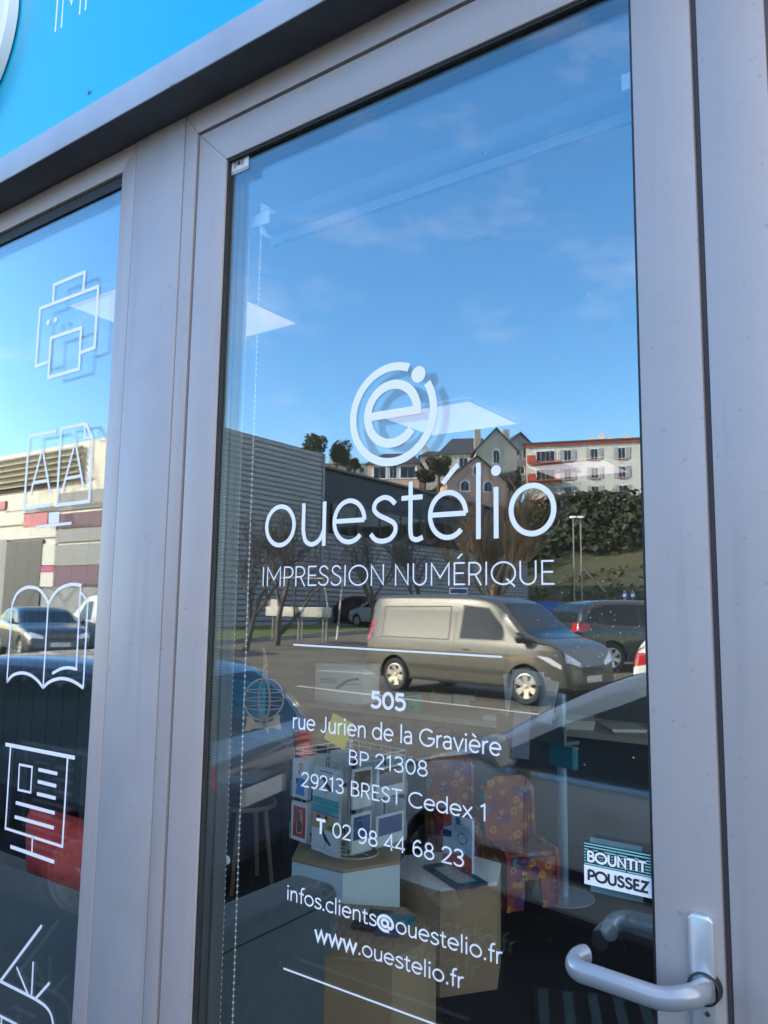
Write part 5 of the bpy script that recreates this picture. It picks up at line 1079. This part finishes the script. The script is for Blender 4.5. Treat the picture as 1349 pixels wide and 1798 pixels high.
house(634, 832, 124, 4.4, 1.5, 2.4, 6, 5, (.60,.58,.52), 'low cream house between the evergreen trees and the pink house', gable=False, wins=((0,.2,1.0,.8,False),), roofm=MAT['pale_roof'], group='low cream houses')
house(772, 818, 126, 6.4, 1.6, 3.0, 6, 0, (.55,.5,.4), 'distant ochre house between the two dark roofs', gable=False, wins=((0,.1,1.0,1.0,False),))
# ---- foliage
def leafmat(name, c): return mat(name, c, .8, noise=.45, nscale=.8, det=3)
m_ev = leafmat('evergreen_leaves', (.05,.06,.02)); m_sc = leafmat('scrub_leaves', (.055,.055,.018)); m_bark = mat('bark', (.09,.07,.05), .9, noise=.3, nscale=6)
def leaves(mb, c, rx, rz_, n, s_, rng):
    for _ in range(n):
        while True:
            v = Vector((rng.uniform(-1,1), rng.uniform(-1,1), rng.uniform(-1,1)))
            if .25 < v.length < 1: break
        p = Vector(c)+Vector((v.x*rx, v.y*rx, v.z*rz_)); a = Vector((rng.gauss(0,1), rng.gauss(0,1), rng.gauss(0,.6))).normalized(); b = a.cross(Vector((rng.gauss(0,1), rng.gauss(0,1), rng.gauss(0,1)))).normalized(); s2 = s_*rng.uniform(.6,1.3)
        mb.add([p-a*s2, p-b*s2*.7, p+a*s2, p+b*s2*.7], [(0,1,2,3)])
def leafy(px, base, dep, hpx, wpx, lab, sd, m=m_ev, group='evergreen trees on the hill'):
    rng = random.Random(sd); k = dep/FPX; p = M_dep(px, base, dep); H = hpx*k; Wd = wpx*k/2
    t = empty('evergreen_tree', p, 0, lab, 'tree', group); mb = MB(); mb.tube([(0,0,-1),(.1,0,H*.35),(0,.1,H*.7)], [.22,.16,.06], 7)
    for q in range(5): a = q*1.3; mb.tube([(0,0,H*.35),(cos(a)*Wd*.5, sin(a)*Wd*.5, H*.6)], [.09,.03], 5)
    mb.build('trunk', m_bark, t, smooth=True); mb = MB()
    for q in range(9):
        a = rng.uniform(0, 6.28); r_ = rng.uniform(0,.62)*Wd; leaves(mb, (cos(a)*r_, sin(a)*r_, H*rng.uniform(.42,.8)), Wd*rng.uniform(.32,.5), H*.2, 260, .19, rng)
    mb.build('crown', m, t)
leafy(548, 838, 112, 84, 56, 'round evergreen tree at the left end of the hill skyline', 1)
leafy(590, 838, 114, 72, 60, 'broad evergreen tree over the low cream houses', 2)
leafy(622, 830, 112, 26, 26, 'small evergreen bush tree beside the low cream house', 3)
leafy(770, 850, 96, 50, 66, 'olive green tree between the small pink house and the slate roof', 4, m_sc)
leafy(745, 858, 92, 36, 50, 'low olive bush tree right of the small pink house', 5, m_sc)
leafy(895, 890, 100, 70, 54, 'dark tree between the pink gabled house and the apartment block', 6, m_sc)
rng = random.Random(11); mb = MB()
for _ in range(360):
    px = rng.uniform(730, 1190); py = rng.uniform(905, 955)-(8 if px > 940 else 0); dep = 100-(py-895)*.42; p = M_dep(px, py, dep); p.z = hz(p.x, -p.y)+.8
    leaves(mb, p, 2.2, 1.7, 34, .38, rng)
mb.build('hillside_scrub', leafmat('hedge_leaves', (.028,.036,.012)), label='dark scrub and hedges covering the slope under the apartment block', cat='scrub', kind='stuff')
rng = random.Random(12); mb = MB()
for _ in range(420):
    px = rng.uniform(720, 1190); dep = rng.uniform(48, 72); d = ray(px, 1000); p = mir(CAM+d*dep); p.z = hz(p.x, -p.y)+.15
    leaves(mb, p, 1.0, .4, 16, .2, rng)
mb.build('slope_undergrowth', leafmat('undergrowth', (.075,.07,.022)), label='low rough undergrowth on the grassy slope below the dark scrub', cat='undergrowth', kind='stuff')
def bare_tree(pb, H, lab, sd, spread=.55, depth=5, name='bare_tree', col=None, nb=3, r0=None, group='bare trees by the warehouse'):
    rng = random.Random(sd); t = empty(name, pb, 0, lab, 'tree', group); mb = MB(); mt = MB()
    def grow(p, d, l_, r_, k, tgt):
        pts = [p]; dd = d.copy(); n_ = 4
        for i in range(n_):
            dd = (dd+Vector((rng.gauss(0,.09), rng.gauss(0,.09), rng.gauss(.03,.05)))).normalized(); pts.append(pts[-1]+dd*l_/n_)
        tgt.tube(pts, [r_*(1-.45*i/n_) for i in range(n_+1)], 6 if k > 2 else 4, cap=False)
        if k == 0: return
        for b in range(nb if k < depth else 4):
            f_ = rng.uniform(.45,1) if b else 1; q = pts[min(n_, int(f_*n_))]; sd_ = Vector((rng.gauss(0,1), rng.gauss(0,1), rng.gauss(0,.3))).normalized()
            grow(q, (dd+sd_*spread*rng.uniform(.6,1.2)+Vector((0,0,.12))).normalized(), l_*rng.uniform(.6,.82), max(r_*.55, .006), k-1, mt)
    grow(Vector((0,0,-.2)), Vector((0,0,1)), H*.28, r0 or H*.018, depth, mb)
    m_ = mat('winter_bark', (.10,.085,.075), .9) if not col else col
    mb.build('trunk', m_, t, smooth=True); mt.build('branches', m_, t, smooth=True); return t
for i, (px, py, dep, H, lab) in enumerate(((485,1090,27,7.4,'bare tree in front of the ribbed wall at left'), (655,1075,36,7.2,'bare tree between the first letters and the van, before the dark warehouse'), (733,1070,40,7.2,'slender bare tree behind the roof of the grey brown van'), (430,1095,25,6.4,'bare tree nearest the left side of the door glass'))):
    p = M_dep(px, py, dep); p.z = gz(-p.y); bare_tree(p, H, lab, 20+i, depth=6)
p = M_dep(862, 1062, 27); p.z = gz(-p.y)
bare_tree(p, 7.6, 'large brownish leafless willow behind the cab of the grey brown van', 41, spread=.42, depth=6, name='willow_tree', col=mat('willow_twigs', (.16,.11,.06), .9), nb=4, r0=.2, group=None)
# ---- lamp posts, signs, blue container, barrier block
m_post = mat('galvanised', (.30,.29,.25), .5, .4)
for px, lab in ((1009,'pale pole on the slope, left one of the pair'), (1022,'pale pole on the slope, right one of the pair')):
    p = M_dep(px, 1042, 52); t = empty('lamp_post', p, 0, lab, 'lamp post', 'pair of pale poles on the slope'); mb = MB(); mb.tube([(0,0,-1),(0,0,5.1)], [.06,.05], 8); mb.build('pole', m_post, t, smooth=True)
    mb = MB(); mb.box(-.22,.22,-.12,.12,5.08,5.22); mb.build('lamp_head', m_white, t, bevel=.02)
mb = MB(); mb.tube([M_dep(1026,1000,52), M_dep(1062,1038,52)], .06, 6); mb.build('leaning_rail', m_post, label='pale rail sloping down beside the right pole', cat='rail')
m_sb = mat('sign_blue', (.02,.09,.35), .4)
for i, (px, lab) in enumerate(((1097,'round blue arrow sign, left one of two'), (1111,'round blue arrow sign, right one of two'))):
    p = M_dep(px, 1045, 33); yo = CAM-p; t = empty('road_sign', p, math.atan2(yo.y, yo.x)-pi/2, lab, 'road sign', 'two round blue signs')
    mb = MB(); mb.tube([(0,-.03,-1.9),(0,-.03,.2)], .03, 8); mb.build('post', m_post, t)
    mb = MB(); mb.lathe([(1e-4,.0),(.12,.0),(.12,.012),(1e-4,.012)], 24, axis='y'); mb.build('sign_plate', m_sb, t)
    mb = MB(); mb.add([(-.05,.014,.07),(-.08,.014,-.07),(.05,.014,-.03),(.02,.014,-.01),(.07,.014,.06),(.04,.014,.08),(-.01,.014,.01)], [tuple(range(7))]); mb.build('arrow', m_white, t)
p = M_dep(805, 1038, 31); yo = CAM-p; t = empty('street_sign', p, math.atan2(yo.y, yo.x)-pi/2, 'small blue street name sign with white edge above the van roof', 'street sign')
mb = MB(); mb.box(-.36,.36,-.02,.0,-.12,.12); mb.build('sign_edge', m_white, t); mb = MB(); mb.box(-.32,.32,.0002,.008,-.085,.085); mb.build('sign_plate', mat('dark_sign_blue', (.03,.04,.16), .4), t)
mb = MB()
for s_ in (-.3,.3): mb.tube([(s_,-.04,-1.6),(s_,-.04,.1)], .025, 6)
mb.build('post', m_post, t)
p = M_dep(962, 1050, 42); p.z = gz(-p.y)-.1; t = empty('skip_container', p, rad(10), 'bright blue open waste skip beyond the dark off-road car', 'skip'); t.scale = (.62,.62,.62)
mb = MB(); mb.add([(-1.3,-.9,.15),(1.3,-.9,.15),(1.3,.9,.15),(-1.3,.9,.15),(-1.7,-1,1.9),(1.7,-1,1.9),(1.7,1,1.9),(-1.7,1,1.9)], [(0,3,2,1),(0,1,5,4),(1,2,6,5),(2,3,7,6),(3,0,4,7),(4,5,6,7)])
mb.build('skip_body', mat('skip_blue', (.02,.12,.42), .5), t, bevel=.03); mb = MB(); mb.tube([(-1.7,-1,1.9),(1.7,-1,1.9),(1.7,1,1.9),(-1.7,1,1.9)], .06, 6, closed=True); mb.build('rim', MAT['skip_blue'], t)
# trolley shelter with pale block on legs
p = M_dep(520, 1110, 27.5); p.z = gz(-p.y)+.12; t = empty('shelter', p, rad(4), 'pale concrete slab on thin legs with a glass canopy on the grass strip', 'shelter'); k = 27.5/FPX
mb = MB(); mb.box(-68*k,72*k,-.25,.25,.85,1.2); mb.build('slab', mat('pale_concrete', (.45,.43,.36), .8, noise=.2, nscale=5), t, bevel=.03)
for x in (-60,-50,5,14,64,72):
    mb = MB(); mb.tube([(x*k,.0,0),(x*k,.0,.86)], .028, 6); mb.build('leg', m_post, t)
mb = MB(); mb.box(-66*k,-48*k,-.05,.05,1.2,1.46); mb.build('small_block', MAT['pale_concrete'], t)
mb = MB(); mb.tube([(-70*k,0,1.2),(-84*k,0,2.25),(62*k,0,2.2),(74*k,0,1.2)], .03, 6); mb.tube([(-84*k,-1.0,2.3),(62*k,-1.0,2.25)], .03, 6); mb.tube([(96*k,0,.1),(62*k,-1,2.25)], .025, 6); mb.build('canopy_frame', m_post, t)
